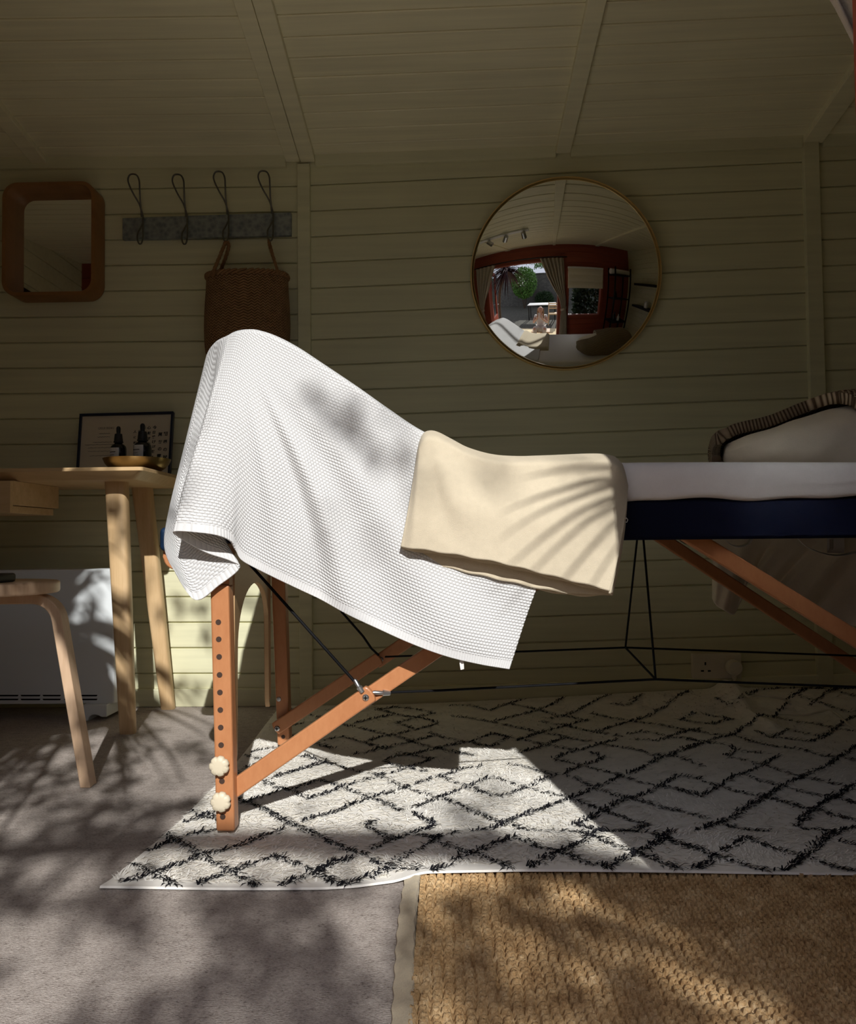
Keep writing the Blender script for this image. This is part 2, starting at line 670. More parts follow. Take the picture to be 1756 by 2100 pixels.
mb = MB()
segs = [XL, -0.488, 0.398, 1.23, XR]
for xa, xb in zip(segs[:-1], segs[1:]):
    for k in range(-1, 24):
        y1, y0 = 2.685 - 0.079 * k, 2.685 - 0.079 * (k + 1)
        y1 = min(y1, D_WALL)
        g, ch = 0.0022, 0.0022
        def ring(x):
            pts = []
            for yy, up in ((y0 + g, 0.014), (y0 + g, ch), (y0 + g + ch, 0), (y1 - g - ch, 0), (y1 - g, ch), (y1 - g, 0.014)):
                pts.append(Vector((x, yy, ceil_z(x, yy) + up)))
            return pts
        mb.loft([ring(xa), ring(xb)])
for xa, xb in zip(segs[:-1], segs[1:]):
    a = [Vector((xa, y, ceil_z(xa, y) + u)) for y, u in ((0.55, 0.010), (2.92, 0.010), (2.92, 0.08), (0.55, 0.08))]
    b = [Vector((xb, y, ceil_z(xb, y) + u)) for y, u in ((0.55, 0.010), (2.92, 0.010), (2.92, 0.08), (0.55, 0.08))]
    mb.hexa(a, b)
struct(mb.build('ceiling', M_CEIL, smooth=0))


def rafter(x0, x1, th, name):
    mb = MB()
    ya, yb = 0.91, 2.752
    a = [Vector((x, ya, ceil_z(x, ya) + u)) for x, u in ((x0, 0.004), (x1, 0.004), (x1, -th), (x0, -th))]
    b = [Vector((x, yb, ceil_z(x, yb) + u)) for x, u in ((x0, 0.004), (x1, 0.004), (x1, -th), (x0, -th))]
    mb.hexa(a, b)
    return struct(mb.build(name, M_CEIL, smooth=0, bevel=0.002))


rafter(-0.536, -0.4885, 0.016, 'trim_1')
rafter(-0.4865, -0.437, 0.018, 'trim_2')
rafter(0.375, 0.424, 0.020, 'trim_3')
rafter(1.195, 1.262, 0.022, 'trim_4')
rafter(-1.405, -1.352, 0.018, 'trim_5')

for i, (xa, xb) in enumerate(((P(611, 700, 2.742).x, P(637, 700, 2.742).x), (P(1657, 600, 2.742).x, P(1689, 600, 2.742).x), (-1.40, -1.355))):
    mb = MB()
    mb.box(xa, xb, 2.742, D_WALL + 0.002, 0.03, edge_z(xa) - 0.028 + (0.022 if i == 1 else 0))
    if i < 2:
        struct(mb.build('trim_%d' % (6 + i), M_WALL, smooth=0, bevel=0.002))

for i, (xa, xb) in enumerate(((XL, -0.536), (-0.437, 0.375), (0.424, 1.195), (1.262, XR))):
    mb = MB()
    a = [Vector((xa, y, edge_z(xa) + z)) for y, z in ((2.738, 0.004), (2.762, 0.004), (2.762, -0.036), (2.746, -0.036))]
    b = [Vector((xb, y, edge_z(xb) + z)) for y, z in ((2.738, 0.004), (2.762, 0.004), (2.762, -0.036), (2.746, -0.036))]
    mb.hexa(a, b)
    struct(mb.build('trim_%d' % (8 + i), M_WALL, smooth=0, bevel=0.003))

mb = MB()
for (xa, za, xb, zb) in ((XL, P(300, 1414, 2.742).z, -0.478, P(300, 1414, 2.742).z), (-0.478, P(640, 1415, 2.742).z, XR, P(1690, 1385, 2.742).z + 0.02)):
    a = [Vector((xa, y, z)) for y, z in ((2.744, 0.0), (2.762, 0.0), (2.762, za), (2.744, za))]
    b = [Vector((xb, y, z)) for y, z in ((2.744, 0.0), (2.762, 0.0), (2.762, zb), (2.744, zb))]
    mb.hexa(a, b)
struct(mb.build('baseboard_back', M_WALL, smooth=0, bevel=0.003))

for name, x, s in (('wall_left', XL, 1), ('wall_right', XR, -1)):
    mb = MB()
    for k in range(25):
        z0, z1 = 0.0865 * k, 0.0865 * (k + 1)
        g, ch = 0.0016, 0.0016
        def ring(y):
            return [Vector((x - s * 0.012, y, z0 + g)), Vector((x - s * ch, y, z0 + g)), Vector((x, y, z0 + g + ch)), Vector((x, y, z1 - g - ch)), Vector((x - s * ch, y, z1 - g)), Vector((x - s * 0.012, y, z1 - g))]
        mb.loft([ring(0.84), ring(D_WALL)])
    mb.box(min(x - s * 0.008, x - s * 0.07), max(x - s * 0.008, x - s * 0.07), 0.80, D_WALL + 0.05, -0.05, 2.2)
    struct(mb.build(name, M_WALL, smooth=0))

# front wall of the cabin: red stained timber, door opening and window
DX0, DX1, DHEAD = -0.95, 0.4555, 1.79
WX0, WX1, WZ0, WZ1 = 0.66, 1.30, 0.80, 1.62
mb = MB()
pieces = [(XL - 0.05, DX0 - 0.05, 0, 2.25), (DX0 - 0.05, DX1 + 0.07, DHEAD + 0.05, 2.25), (DX1 + 0.07, WX0 - 0.05, 0, 2.25),
          (WX0 - 0.05, WX1 + 0.05, 0, WZ0 - 0.05), (WX0 - 0.05, WX1 + 0.05, WZ1 + 0.05, 2.25), (WX1 + 0.05, XR + 0.05, 0, 2.25)]
for xa, xb, za, zb in pieces:
    z = za
    while z < zb - 0.005:
        z2 = min(z + 0.102, zb)
        board(mb, xb, xa, z, z2, z, z2, YF, -0.014, 0.0014, 0.0016)
        z = z2
    mb.box(xa, xb, 0.84, YF - 0.008, za, zb)
struct(mb.build('wall_front', M_RED, smooth=0))
n = 12
for (xa, xb, ya, yb, za, zb) in ((DX1, DX1 + 0.075, 0.60, 0.915, -0.02, DHEAD + 0.05), (DX0 - 0.05, DX0, 0.81, 0.915, -0.02, DHEAD + 0.05), (DX0, DX1, 0.81, 0.915, DHEAD, DHEAD + 0.05),
                                 (DX0, DX1, 0.78, 0.90, -0.06, 0.006),
                                 (WX0 - 0.05, WX0, 0.82, 0.915, WZ0 - 0.05, WZ1 + 0.05), (WX1, WX1 + 0.05, 0.82, 0.915, WZ0 - 0.05, WZ1 + 0.05),
                                 (WX0, WX1, 0.82, 0.93, WZ0 - 0.05, WZ0), (WX0, WX1, 0.82, 0.915, WZ1, WZ1 + 0.05)):
    mb = MB()
    mb.box(xa, xb, ya, yb, za, zb)
    struct(mb.build('trim_%d' % n, M_RED, smooth=0, bevel=0.003))
    n += 1
mb = MB()
mb.box(WX0, WX1, 0.852, 0.856, WZ0, WZ1)
struct(mb.build('window_1', M_GLASS, smooth=0))

# the open leaf of the french door
hx, hy = DX0 - 0.02, 0.80
dv = Vector((-0.30, -0.95, 0)).normalized()
nv = Vector((-dv.y, dv.x, 0))
mb = MB()
def leafbox(a, b, z0, z1, t=0.04):
    p = Vector((hx, hy, 0)) + dv * a
    q = Vector((hx, hy, 0)) + dv * b
    r0 = [p + nv * t / 2, p - nv * t / 2, q - nv * t / 2, q + nv * t / 2]
    mb.hexa([v + Vector((0, 0, z0)) for v in r0], [v + Vector((0, 0, z1)) for v in r0])
leafbox(0, 0.09, 0.01, 1.77)
leafbox(0.57, 0.66, 0.01, 1.77)
leafbox(0.09, 0.57, 1.68, 1.77)
leafbox(0.09, 0.57, 0.01, 0.62)
leafbox(0.09, 0.57, 0.62, 0.70, 0.05)
dl = struct(mb.build('door_1', M_RED, smooth=0, bevel=0.003))
mb = MB()
leafbox(0.09, 0.57, 0.70, 1.68, 0.004)
mb.build('pane', M_GLASS, dl, smooth=0)
mb = MB()
p = Vector((hx, hy, 0.95)) + dv * 0.615 + nv * 0.03
mb.tube([p, p + nv * 0.035, p + nv * 0.04 - dv * 0.09], 0.008, 8)
mb.build('door_handle', M_STEEL, dl)

# ================================================================== the garden behind the camera
GZ = -0.22
mb = MB()
mb.box(-14, 14, -14, 0.84, GZ - 0.1, GZ)
struct(mb.build('ground', M_PAVE, smooth=0))
mb = MB()
mb.box(-2.4, 2.4, -1.0, 0.79, GZ, GZ + 0.012)  # added pale slab by the door, throws sunlight up to the ceiling
struct(mb.build('path', M_BOUNCE_SLAB, smooth=0))
mb = MB()
mb.box(-7, 7, -6.4, -6.0, GZ, 2.2)
mb.box(-7, 7, -6.45, -5.95, 2.2, 2.3)
struct(mb.build('wall_garden', M_STONE, smooth=0, bevel=0.01))

# ================================================================== floor coverings
# ---- jute rug
mb = MB()
JX0, JX1, JY0, JY1 = -0.052, 1.30, 0.84, 1.50
def jedge(Y):
    return -0.066 + 0.004 * math.sin(Y * 9.0)
nx, ny = 760, 360
xs = np.linspace(JX0 + 0.002, JX1, nx)
ys = np.linspace(JY0, JY1, ny)
X, Y = np.meshgrid(xs, ys, indexing='ij')
pitch_x, pitch_y = 0.0135, 0.0130
wob = 0.0012 * np.sin(Y * 60) + 0.0010 * np.sin(X * 47)
U = (X + wob) / pitch_x
V = (Y + 0.0014 * np.sin(X * 33)) / pitch_y
ci, cj = np.floor(U).astype(int), np.floor(V).astype(int)
h1 = np.sin(ci * 12.9898 + cj * 78.233) * 43758.5453
h1 = h1 - np.floor(h1)
h2 = np.sin(ci * 39.346 + cj * 11.135) * 24634.633
h2 = h2 - np.floor(h2)
fu, fv = U - ci - 0.5 + (h1 - 0.5) * 0.25, V - cj - 0.5 + (h2 - 0.5) * 0.2
r = np.sqrt((fu / 0.50) ** 2 + ((fv + 0.18 - 0.5 * fu ** 2) / 0.62) ** 2)
dome = np.sqrt(np.clip(1 - r ** 2, 0, 1))
ring = np.exp(-((r - 0.62) / 0.20) ** 2)
Z = 0.004 + 0.0098 * (0.55 * dome + 0.55 * ring) * (0.75 + 0.5 * h1)
V3 = np.stack([X, Y, Z], -1).reshape(-1, 3)
idx = np.arange(nx * ny).reshape(nx, ny)
Fq = np.stack([idx[:-1, :-1], idx[1:, :-1], idx[1:, 1:], idx[:-1, 1:]], -1).reshape(-1, 4)
me = bpy.data.meshes.new('jute_rug')
me.from_pydata(V3.tolist(), [], Fq.tolist())
me.materials.append(M_JUTE)
me.polygons.foreach_set('use_smooth', [True] * len(me.polygons))
jute = bpy.data.objects.new('jute_rug', me)
COL.objects.link(jute)
tag(jute, 'golden brown chunky jute rug inside the doorway with a canvas bound edge', 'rug')
mb = MB()
yy = np.linspace(JY0, JY1, 70)
G = []
for k, (dx, z) in enumerate(((-0.008, 0.0005), (-0.007, 0.006), (0.0, 0.0085), (0.008, 0.0125), (0.016, 0.0125), (0.019, 0.006))):
    G.append([(jedge(y) + dx + 0.0012 * math.sin(y * 140 + k), y, z + 0.0006 * math.sin(y * 190)) for y in yy])
mb.grid(G)
mb.build('binding', M_BIND, jute)['label'] = 'pale canvas edge binding'

# ---- berber rug with shaggy pile
RUG_LINES = """-540,1682 -491,1636 -459,1619|-512,1602 -495,1619 -491,1636 -474,1654|-486,1529 -466,1553 -441,1553|-529,1545 -503,1507 -472,1485 -433,1442 -406,1409 -369,1371 -341,1347 -313,1315 -293,1290|-526,1456 -517,1481 -503,1507|-526,1321 -506,1335 -484,1359 -466,1383 -447,1406 -430,1439 -402,1456 -373,1484 -351,1521 -318,1556|-535,1400 -507,1377 -484,1359 -457,1329 -428,1304 -404,1284|-430,1268 -419,1276 -404,1284|-407,1295 -390,1329 -369,1356 -354,1371 -337,1396 -298,1432 -271,1408 -245,1383 -219,1358 -196,1329 -171,1312|-293,1290 -272,1306 -244,1340 -220,1364 -205,1389 -171,1418|-455,1749 -415,1709 -371,1671 -338,1626 -297,1584|-433,1709 -393,1758 -366,1789|-420,1867 -388,1821 -347,1789|-420,1867 -373,1925 -310,2013|-521,2100 -448,2036|-490,1977 -449,2043|-511,1952 -478,1914|-513,2130 -455,2174|-517,2674 -472,2604|-443,2306 -396,2271|-468,2417 -435,2445|-364,2220 -311,2172|-459,1619 -455,1749|-448,2036 -434,2070|-392,1832 -342,1789 -306,1742 -293,1737 -264,1767 -237,1814 -203,1852 -163,1904 -122,1934 -80,1997 -47,2050|-344,1799 -292,1865 -237,1814 -200,1767 -164,1736 -131,1697 -102,1660|-404,1890 -351,1962 -310,2027 -269,1986 -237,1948 -204,1923 -163,1904 -125,1840 -98,1807 -57,1765 -23,1744 16,1696 46,1654 73,1615 99,1589|-310,2027 -352,2069 -376,2083|-164,1746 -127,1776 -98,1807 -47,1873 -11,1908 26,1956 70,1981|-28,1908 -5,1861 30,1827 51,1806 80,1764|-23,1744 7,1775 36,1816 79,1872 83,1895|-23,1744 -46,1715 -74,1678|-287,1600 -266,1626 -233,1652 -209,1688 -178,1726|-138,1608 -163,1583 -144,1551 -103,1505 -63,1535 -32,1574 -43,1599 -73,1642|-103,1505 -125,1483 -138,1462|-352,1644 -310,1592 -267,1551 -232,1513 -198,1476 -170,1448 -148,1434 -131,1408 -105,1382 -80,1364 -51,1349|-221,1364 -198,1402 -173,1415|-221,1364 -198,1334 -171,1306|-176,1273 -171,1303 -148,1279|-171,1303 -147,1329 -121,1346 -100,1376 -83,1414 -50,1441 -35,1468 -10,1504 5,1511|-67,1512 -38,1490 -25,1461 2,1434 31,1407|-3,1370 31,1404|-46,1311 -33,1340 -19,1328 -25,1295|-33,1340 -5,1352|-515,2650 -476,2615|-432,2569 -373,2504 -308,2432 -239,2374 -194,2327 -152,2300 -101,2231 -54,2182 -19,2151 35,2105 60,2083|-344,2253 -297,2286 -245,2242 -210,2201 -168,2154|-137,2123 -84,2078 -47,2050|-160,2038 -134,2079 -85,2107 -34,2166 18,2213|-170,2038 -131,1984 -93,1958 -61,1933|-229,2234 -194,2283 -153,2317 -103,2371 -34,2445 -56,2486 -100,2529 -157,2458 -103,2380|-360,2204 -303,2156|-244,2095 -197,2139 -169,2169 -138,2200 -105,2240 -52,2298|-404,2647 -362,2646|-285,2451 -231,2521 -177,2563|-246,2690 -194,2607 -146,2551 -100,2529|-242,2643 -176,2687 -105,2639 -49,2581|-49,2581 -100,2529|-69,2351 -20,2280 34,2229|44,1806 79,1764 108,1753 142,1794 170,1826 206,1870 239,1905|271,1940 310,1978 347,2016 375,2057 347,2100|246,2038 286,2004 310,1978|246,2038 294,2101 338,2129 392,2189 438,2229|257,1916 271,1940|101,1889 127,1848 163,1820 201,1778 230,1762 252,1732 274,1703 302,1665 323,1630 345,1604 368,1587 326,1540 294,1525 272,1533|272,1533 256,1564 232,1580 259,1613 302,1665 334,1712 358,1741 395,1760 432,1801 467,1844 514,1901|98,1589 128,1623 165,1658 204,1703 242,1742 273,1772 305,1813 339,1846 382,1903 426,1938 474,2001 522,2054 579,2110 651,2184|103,1589 127,1557 152,1533 172,1526|192,1522 223,1518 245,1495 261,1474 279,1439 303,1413 325,1387 341,1357 362,1333 383,1300|36,1519 60,1542 85,1565 101,1593|37,1407 63,1440 89,1464 109,1485 120,1475 142,1440 169,1417 186,1404 202,1381 217,1357 239,1351|42,1407 60,1382 82,1357 94,1334 109,1317 123,1345 144,1369 167,1400 193,1420 218,1453 245,1495 272,1533|217,1305 234,1328 261,1357 290,1387 315,1413 345,1446 366,1473 395,1524|264,1339 260,1300|302,1525 336,1517 358,1502 373,1480 398,1446 419,1419|135,2006 171,1980 201,1941 236,1905|257,1916 283,1869 305,1813 333,1781 354,1751 385,1730 407,1701 432,1673 466,1646 480,1620|382,1903 407,1856 440,1833 462,1822 484,1790 519,1749|324,1965 347,1939 382,1903|-6,2547 63,2503 117,2461 168,2411 214,2363 249,2317 293,2290 325,2239 373,2206|-6,2197 48,2228 114,2320 159,2276|173,2259 208,2225 256,2176 289,2145 311,2122|171,2234 214,2283 268,2344 324,2398 374,2455 407,2474 380,2495 335,2538 295,2498|257,2468 295,2428 334,2407 359,2360 397,2323 436,2296 460,2261|121,2461 195,2531 271,2594 333,2661 369,2720|-6,2683 63,2669 119,2598 178,2665 238,2723|179,2677 246,2617 319,2549|333,2528 395,2591 462,2669 522,2730|418,2568 471,2524 529,2471 580,2440 631,2381 691,2317|529,2471 607,2552 680,2628 765,2708|397,2323 447,2376 529,2471|482,2295 526,2329 557,2311 590,2259 650,2335 701,2371|477,2236 506,2227 545,2218 590,2259|590,2259 660,2216|241,2177 277,2224 317,2264|168,2103 199,2132 241,2177|-6,2121 44,2090|397,2174 435,2142 467,2119 492,2076 515,2054 543,2054 576,1999 585,1967|505,2633 552,2620 615,2700|114,2329 159,2276|159,2276 107,2179 70,2196|40,2245 88,2180 114,2187|519,1750 556,1801 582,1822 629,1889 663,1912 724,1973 776,2038 801,2065|514,1891 546,1879 560,1833 582,1822|522,1750 492,1791 458,1813|582,1822 595,1790 626,1759 647,1744 669,1710 691,1672 717,1654 734,1619 759,1594|497,1587 538,1621 587,1682 640,1739 686,1789 735,1842 785,1887 816,1922 870,1971 926,2036 987,2105 1035,2163|440,1533 471,1563 502,1596 508,1587 526,1555 544,1532 571,1520|659,1900 677,1854 706,1826 720,1799 737,1768 758,1748 785,1742 805,1690|732,1986 749,1935 774,1899 795,1875 818,1841 846,1808|453,1413 479,1446 502,1470 517,1477 532,1446 551,1419 574,1394 589,1375 605,1351 632,1334|437,1394 455,1375 469,1351 488,1340 503,1322 531,1345 571,1387 603,1419 639,1466 674,1501 714,1531 739,1554|377,1334 409,1363 435,1394|369,1496 383,1453 409,1426 435,1394|377,1334 386,1290|635,1570 674,1620 712,1663 752,1709 793,1747 841,1798 878,1840|635,1570 651,1547 669,1524 674,1501|671,2054 696,2026 726,1986|671,2054 716,2124 712,2154|722,2109 775,2080|587,2127 658,2194 713,2250 762,2283 816,2370 880,2445|658,2194 706,2170|609,2260 658,2194|770,2282 786,2200 815,2168 850,2137 887,2121 904,2063 949,2063 966,2021|675,2355 711,2292 762,2283|747,2573 680,2490 715,2449 754,2429 803,2477 840,2486 767,2551|833,2649 859,2592 897,2602 988,2704 1082,2730|880,2445 956,2504 1051,2632 1164,2730 1266,2730|843,2333 853,2255 930,2314 992,2261|863,2263 896,2230 937,2205 985,2244 1030,2294 1137,2439 1207,2518|956,2504 999,2442 1035,2412 1062,2346 1106,2310|1078,2677 1121,2630 1158,2595 1217,2539|1106,2596 1243,2721 1346,2730|1092,2730 1131,2730 1194,2730 1270,2648|665,1459 687,1445"""

RL = [[tuple(float(c) / 1000 for c in q.split(',')) for q in pl.split()] for pl in RUG_LINES.split('|')]
RX1 = 1.62
# the pattern runs on beyond the right edge of the picture
for pl in list(RL):
    if min(q[0] for q in pl) > 0.30 and max(q[1] for q in pl) > 1.0:
        q2 = [(x + 0.80, y) for x, y in pl]
        if min(q[0] for q in q2) > max(0.62 + (q2[0][1] - 1.33) * 0.48, 0.6) and max(q[0] for q in q2) < RX1:
            RL.append(q2)
NEAR = np.array([(-0.60, 1.300), (-0.56, 1.3055), (-0.35, 1.300), (-0.20, 1.3005), (-0.15, 1.307), (-0.10, 1.322), (-0.04, 1.333), (0.10, 1.336), (0.63, 1.3285), (1.70, 1.32)])
LEFT = np.array([(1.29, -0.556), (1.33, -0.546), (1.62, -0.524), (1.90, -0.520), (2.20, -0.530), (2.50, -0.545), (2.755, -0.560)])


def rug_near(x):
    return np.interp(x, NEAR[:, 0], NEAR[:, 1])


def rug_left(y):
    return np.interp(y, LEFT[:, 0], LEFT[:, 1])


def rug_z(x, y):
    z = 0.0065 + 0.0015 * np.sin(x * 7 + y * 5) + 0.0015 * np.sin(x * 3 - y * 9)
    z = z + 0.010 * smoothstep((x + 0.10) / 0.06) * smoothstep((1.56 - y) / 0.06)
    z = z + 0.045 * smoothstep((x + 0.2) / 1.2) * smoothstep((y - 2.52) / 0.19)
    z = z + 0.016 * np.exp(-((x - 0.905) / 0.035) ** 2 - ((y - 2.70) / 0.13) ** 2)
    z = z + 0.016 * np.exp(-((x - 0.895 - (2.6 - y) * 0.05) / 0.03) ** 2) * smoothstep((y - 2.2) / 0.2)
    return z


nu, nv_ = 220, 150
G = []
us = np.linspace(0, 1, nu)
vs = np.linspace(0, 1, nv_)
for u in us:
    row = []
    for v in vs:
        xn = -0.556 + (RX1 + 0.556) * u
        y0 = float(rug_near(xn))
        y = y0 + (2.738 - y0) * v
        xl = float(rug_left(y))
        x = xl + (RX1 - xl) * u
        y0 = float(rug_near(x))
        y = y0 + (2.738 - y0) * v
        row.append((x, y, float(rug_z(x, y))))
    G.append(row)
mb = MB()
mb.grid(G)
# skirt so that the edge has a thickness
edge = [g[0] for g in G]
mb.grid([edge, [(x, y - 0.002, z - 0.003) for x, y, z in edge]])
edge = G[0]
mb.grid([[(x - 0.002, y, z - 0.0045) for x, y, z in edge], edge])


def blades(xs, ys, ang, length, width, lift, mi):
    """flat curved tufts lying on the rug"""
    n = len(xs)
    z = rug_z(xs, ys)
    ca, sa = np.cos(ang), np.sin(ang)
    o = len(mb.v)
    p0a = np.stack([xs - sa * width, ys + ca * width, z], -1)
    p0b = np.stack([xs + sa * width, ys - ca * width, z], -1)
    mx, my = xs + ca * length * 0.5, ys + sa * length * 0.5
    mz = z + lift
    p1a = np.stack([mx - sa * width * 0.8, my + ca * width * 0.8, mz], -1)
    p1b = np.stack([mx + sa * width * 0.8, my - ca * width * 0.8, mz], -1)
    tx, ty = xs + ca * length, ys + sa * length
    p2 = np.stack([tx, ty, z + lift * RNG.uniform(0.3, 1.3, n)], -1)
    allv = np.stack([p0a, p0b, p1b, p1a, p2], 1).reshape(-1, 3)
    mb.v += [tuple(q) for q in allv.tolist()]
    for i in range(n):
        b = o + 5 * i
        mb.f.append((b, b + 1, b + 2, b + 3))
        mb.f.append((b + 3, b + 2, b + 4))
        mb.m += [mi, mi]


# ivory pile
N = 60000
bx = RNG.uniform(-0.55, RX1, N)
by = 1.30 + (2.725 - 1.30) * RNG.uniform(0, 1, N) ** 1.35
near = rug_near(bx)
left = rug_left(by)
ok = (by > near + 0.022) & (bx > left + 0.006)
bx, by = bx[ok], by[ok]
swirl = 2.4 * np.sin(bx * 6.3 + 1.2) * np.cos(by * 7.1) + 1.1 * np.sin(bx * 17 + by * 13)
blades(bx, by, swirl - 1.2 + RNG.normal(0, 0.7, len(bx)), RNG.uniform(0.012, 0.026, len(bx)), RNG.uniform(0.0008, 0.0014, len(bx)), RNG.uniform(0.001, 0.004, len(bx)), 0)
# charcoal lattice
px_, py_, pa_ = [], [], []
for pl in RL:
    for (x0, y0), (x1, y1) in zip(pl[:-1], pl[1:]):
        L = math.hypot(x1 - x0, y1 - y0)
        k = max(2, int(L * (680 if y0 < 1.75 else 420)))
        t = RNG.uniform(0, 1, k)
        j = RNG.normal(0, 0.0034, (k, 2))
        px_.append(x0 + (x1 - x0) * t + j[:, 0])
        py_.append(y0 + (y1 - y0) * t + j[:, 1])
        a = math.atan2(y1 - y0, x1 - x0)
        pa_.append(np.where(RNG.uniform(0, 1, k) < 0.55, a + RNG.normal(0, 0.5, k), -1.5 + RNG.normal(0, 0.9, k)))
px_, py_, pa_ = map(np.concatenate, (px_, py_, pa_))
ok = (py_ > rug_near(px_) + 0.004) & (px_ > rug_left(py_) + 0.002) & (px_ < RX1)
px_, py_, pa_ = px_[ok], py_[ok], pa_[ok]
blades(px_, py_, pa_, RNG.uniform(0.010, 0.021, len(px_)), RNG.uniform(0.0010, 0.0018, len(px_)), RNG.uniform(0.002, 0.006, len(px_)), 1)
rug = mb.build('berber_rug', [M_PILEW, M_PILEB], smooth=0, fix=False)
tag(rug, 'ivory shaggy rug with a black diamond lattice under the massage table', 'rug')

# ================================================================== massage table
TY0, TY1 = 1.525, 2.165
table = thing('massage_table', 'wooden folding massage table with navy vinyl padding and one raised end', 'massage table', (0.41, 1.85, 0.0))
TL, TR, AZ0, AZ1 = -0.405, 1.34, 0.538, 0.612
mb = MB()
mb.box(TL, TR, TY0, TY0 + 0.03, AZ0, AZ1)
mb.box(TL, TR, TY1 - 0.03, TY1, AZ0, AZ1)
mb.box(TL, TL + 0.03, TY0 + 0.03, TY1 - 0.03, AZ0, AZ1)
mb.box(TR - 0.03, TR, TY0 + 0.03, TY1 - 0.03, AZ0, AZ1)
mb.box(0.395, 0.425, TY0 + 0.03, TY1 - 0.03, AZ0, AZ1)
mb.build('frame', M_NAVY, table, bevel=0.006)
mb = MB()
mb.box(0.14, TR, TY0 + 0.002, TY1 - 0.002, AZ1, AZ1 + 0.055)
mb.build('mattress_pad', M_NAVY, table, bevel=0.02, seg=4)
# raised back section
RA = P(497, 690, 1.53)
RB = P(860, 893, 1.53)
sl = (RA.z - RB.z) / (RA.x - RB.x)
def ridge_z(x):
    return RB.z + sl * (x - RB.x)
bx0, bx1 = -0.395, 0.135
mb = MB()
up = Vector((-sl, 0, 1)).normalized()
a0, a1 = Vector((bx0 + 0.015, TY0 + 0.03, ridge_z(bx0 + 0.015) - 0.035)), Vector((bx1, TY0 + 0.03, ridge_z(bx1) - 0.035))
poly = [a0, a1, a1 - up * 0.07, a0 - up * 0.07]
mb.prism(poly, (0, TY1 - TY0 - 0.06, 0))
mb.build('backrest', M_NAVY, table, bevel=0.02, seg=4)
for yy in (TY0 + 0.09, TY1 - 0.09):
    mb = MB()
    mb.bar((bx0 + 0.12, yy, ridge_z(bx0 + 0.12) - 0.11), (-0.05, yy, AZ0 + 0.03), 0.018, 0.03)
    mb.build('backrest_strut', M_BEECH, table, bevel=0.003)


def leg_far_near(name, q, y0, y1, ztop, holes, knobs, parent):
    """q: bottom-left/right and top-left/right x at the front face"""
    (xl0, xr0), (xl1, xr1), ztopx = q
    mb = MB()
    a = [Vector((xl0, y0, 0.012)), Vector((xr0, y0, 0.012)), Vector((xr0, y1, 0.012)), Vector((xl0, y1, 0.012))]
    b = [Vector((xl1, y0, ztopx)), Vector((xr1, y0, ztopx)), Vector((xr1, y1, ztopx)), Vector((xl1, y1, ztopx))]
    mb.hexa(a, b)
    leg = mb.build(name, [M_BEECH, M_DARKHOLE], parent, smooth=0, bevel=0.004)
    mb2 = MB()
    for (hx_, hz_) in holes:
        mb2.lathe((hx_, y0 - 0.0006, hz_), [(0.0, 0), (0.0052, 0), (0.0052, 0.002), (0.0, 0.002)], 16, 0, 'Y', cap=False)
    if holes:
        mb2.build('adjustment_holes', M_DARKHOLE, leg, smooth=40)['kind'] = 'stuff'
    for (kx, kz) in knobs:
        mk = MB()
        rings = []
        for rr, hh in ((0.004, 0.0), (0.007, 0.001), (0.007, -0.004), (0.0165, -0.005), (0.0185, -0.008), (0.0185, -0.013), (0.016, -0.0165), (0.009, -0.0175)):
            ring = []
            for k in range(56):
                a_ = 2 * math.pi * k / 56
                lob = 1 - (0.12 * max(0.0, math.cos(7 * a_)) ** 2 if rr > 0.012 else 0)
                ring.append((kx + rr * lob * math.cos(a_), y0 + hh, kz + rr * lob * math.sin(a_)))
            rings.append(ring)
        mk.loft(rings)
        mk.build('knob', M_KNOB, leg, smooth=50)
    return leg


yN = 1.53
bl, br_ = P(443, 1712, yN), P(481, 1712, yN)
tl_, tr_ = P(430.5, 1200, yN), P(469, 1200, yN)
holes = [P(448 + (y - 1276) * 0.0225, y, yN) for y in (1276, 1311, 1347, 1384, 1420, 1456, 1492, 1528, 1602, 1675)]
knobs = [P(453, 1568, yN), P(456, 1641, yN)]
leg_far_near('leg', ((bl.x, br_.x), (tl_.x, tr_.x), tl_.z), yN, yN + 0.034, 0, [(h.x, h.z) for h in holes], [(h.x, h.z) for h in knobs], table)
leg_near = bpy.data.objects['leg']
mb = MB()   # the inner upper stile that slides into the leg
t2a, t2b = P(430, 1106, yN), P(466, 1106, yN)
mb.hexa([Vector((tl_.x + 0.003, yN + 0.008, tl_.z - 0.02)), Vector((tr_.x - 0.001, yN + 0.008, tl_.z - 0.02)), Vector((tr_.x - 0.001, yN + 0.046, tl_.z - 0.02)), Vector((tl_.x + 0.003, yN + 0.046, tl_.z - 0.02))],
        [Vector((t2a.x + 0.003, yN + 0.008, 0.54)), Vector((t2b.x, yN + 0.008, 0.54)), Vector((t2b.x, yN + 0.046, 0.54)), Vector((t2a.x + 0.003, yN + 0.046, 0.54))])
mb.build('leg_extension', M_BEECH, table, smooth=0, bevel=0.002)
yF_ = 2.17
bl, br_ = P(569, 1530, yF_), P(594, 1530, yF_)
tl_, tr_ = P(553, 1110, yF_), P(582, 1110, yF_)
fh = [P(581, 1511, yF_)]
leg_f = leg_far_near('leg', ((bl.x, br_.x), (tl_.x, tr_.x), 0.54), yF_ - 0.0, yF_ + 0.04, 0, [(h.x, h.z) for h in fh], [], table)
mb = MB()
s = P(572, 1434, yF_)
mb.lathe((s.x, yF_ - 0.003, s.z), [(0.0, 0), (0.0055, 0.0005), (0.0065, 0.003), (0.0, 0.004)], 20, 0, 'Y', False)
mb.build('screw', M_STEEL, leg_f)
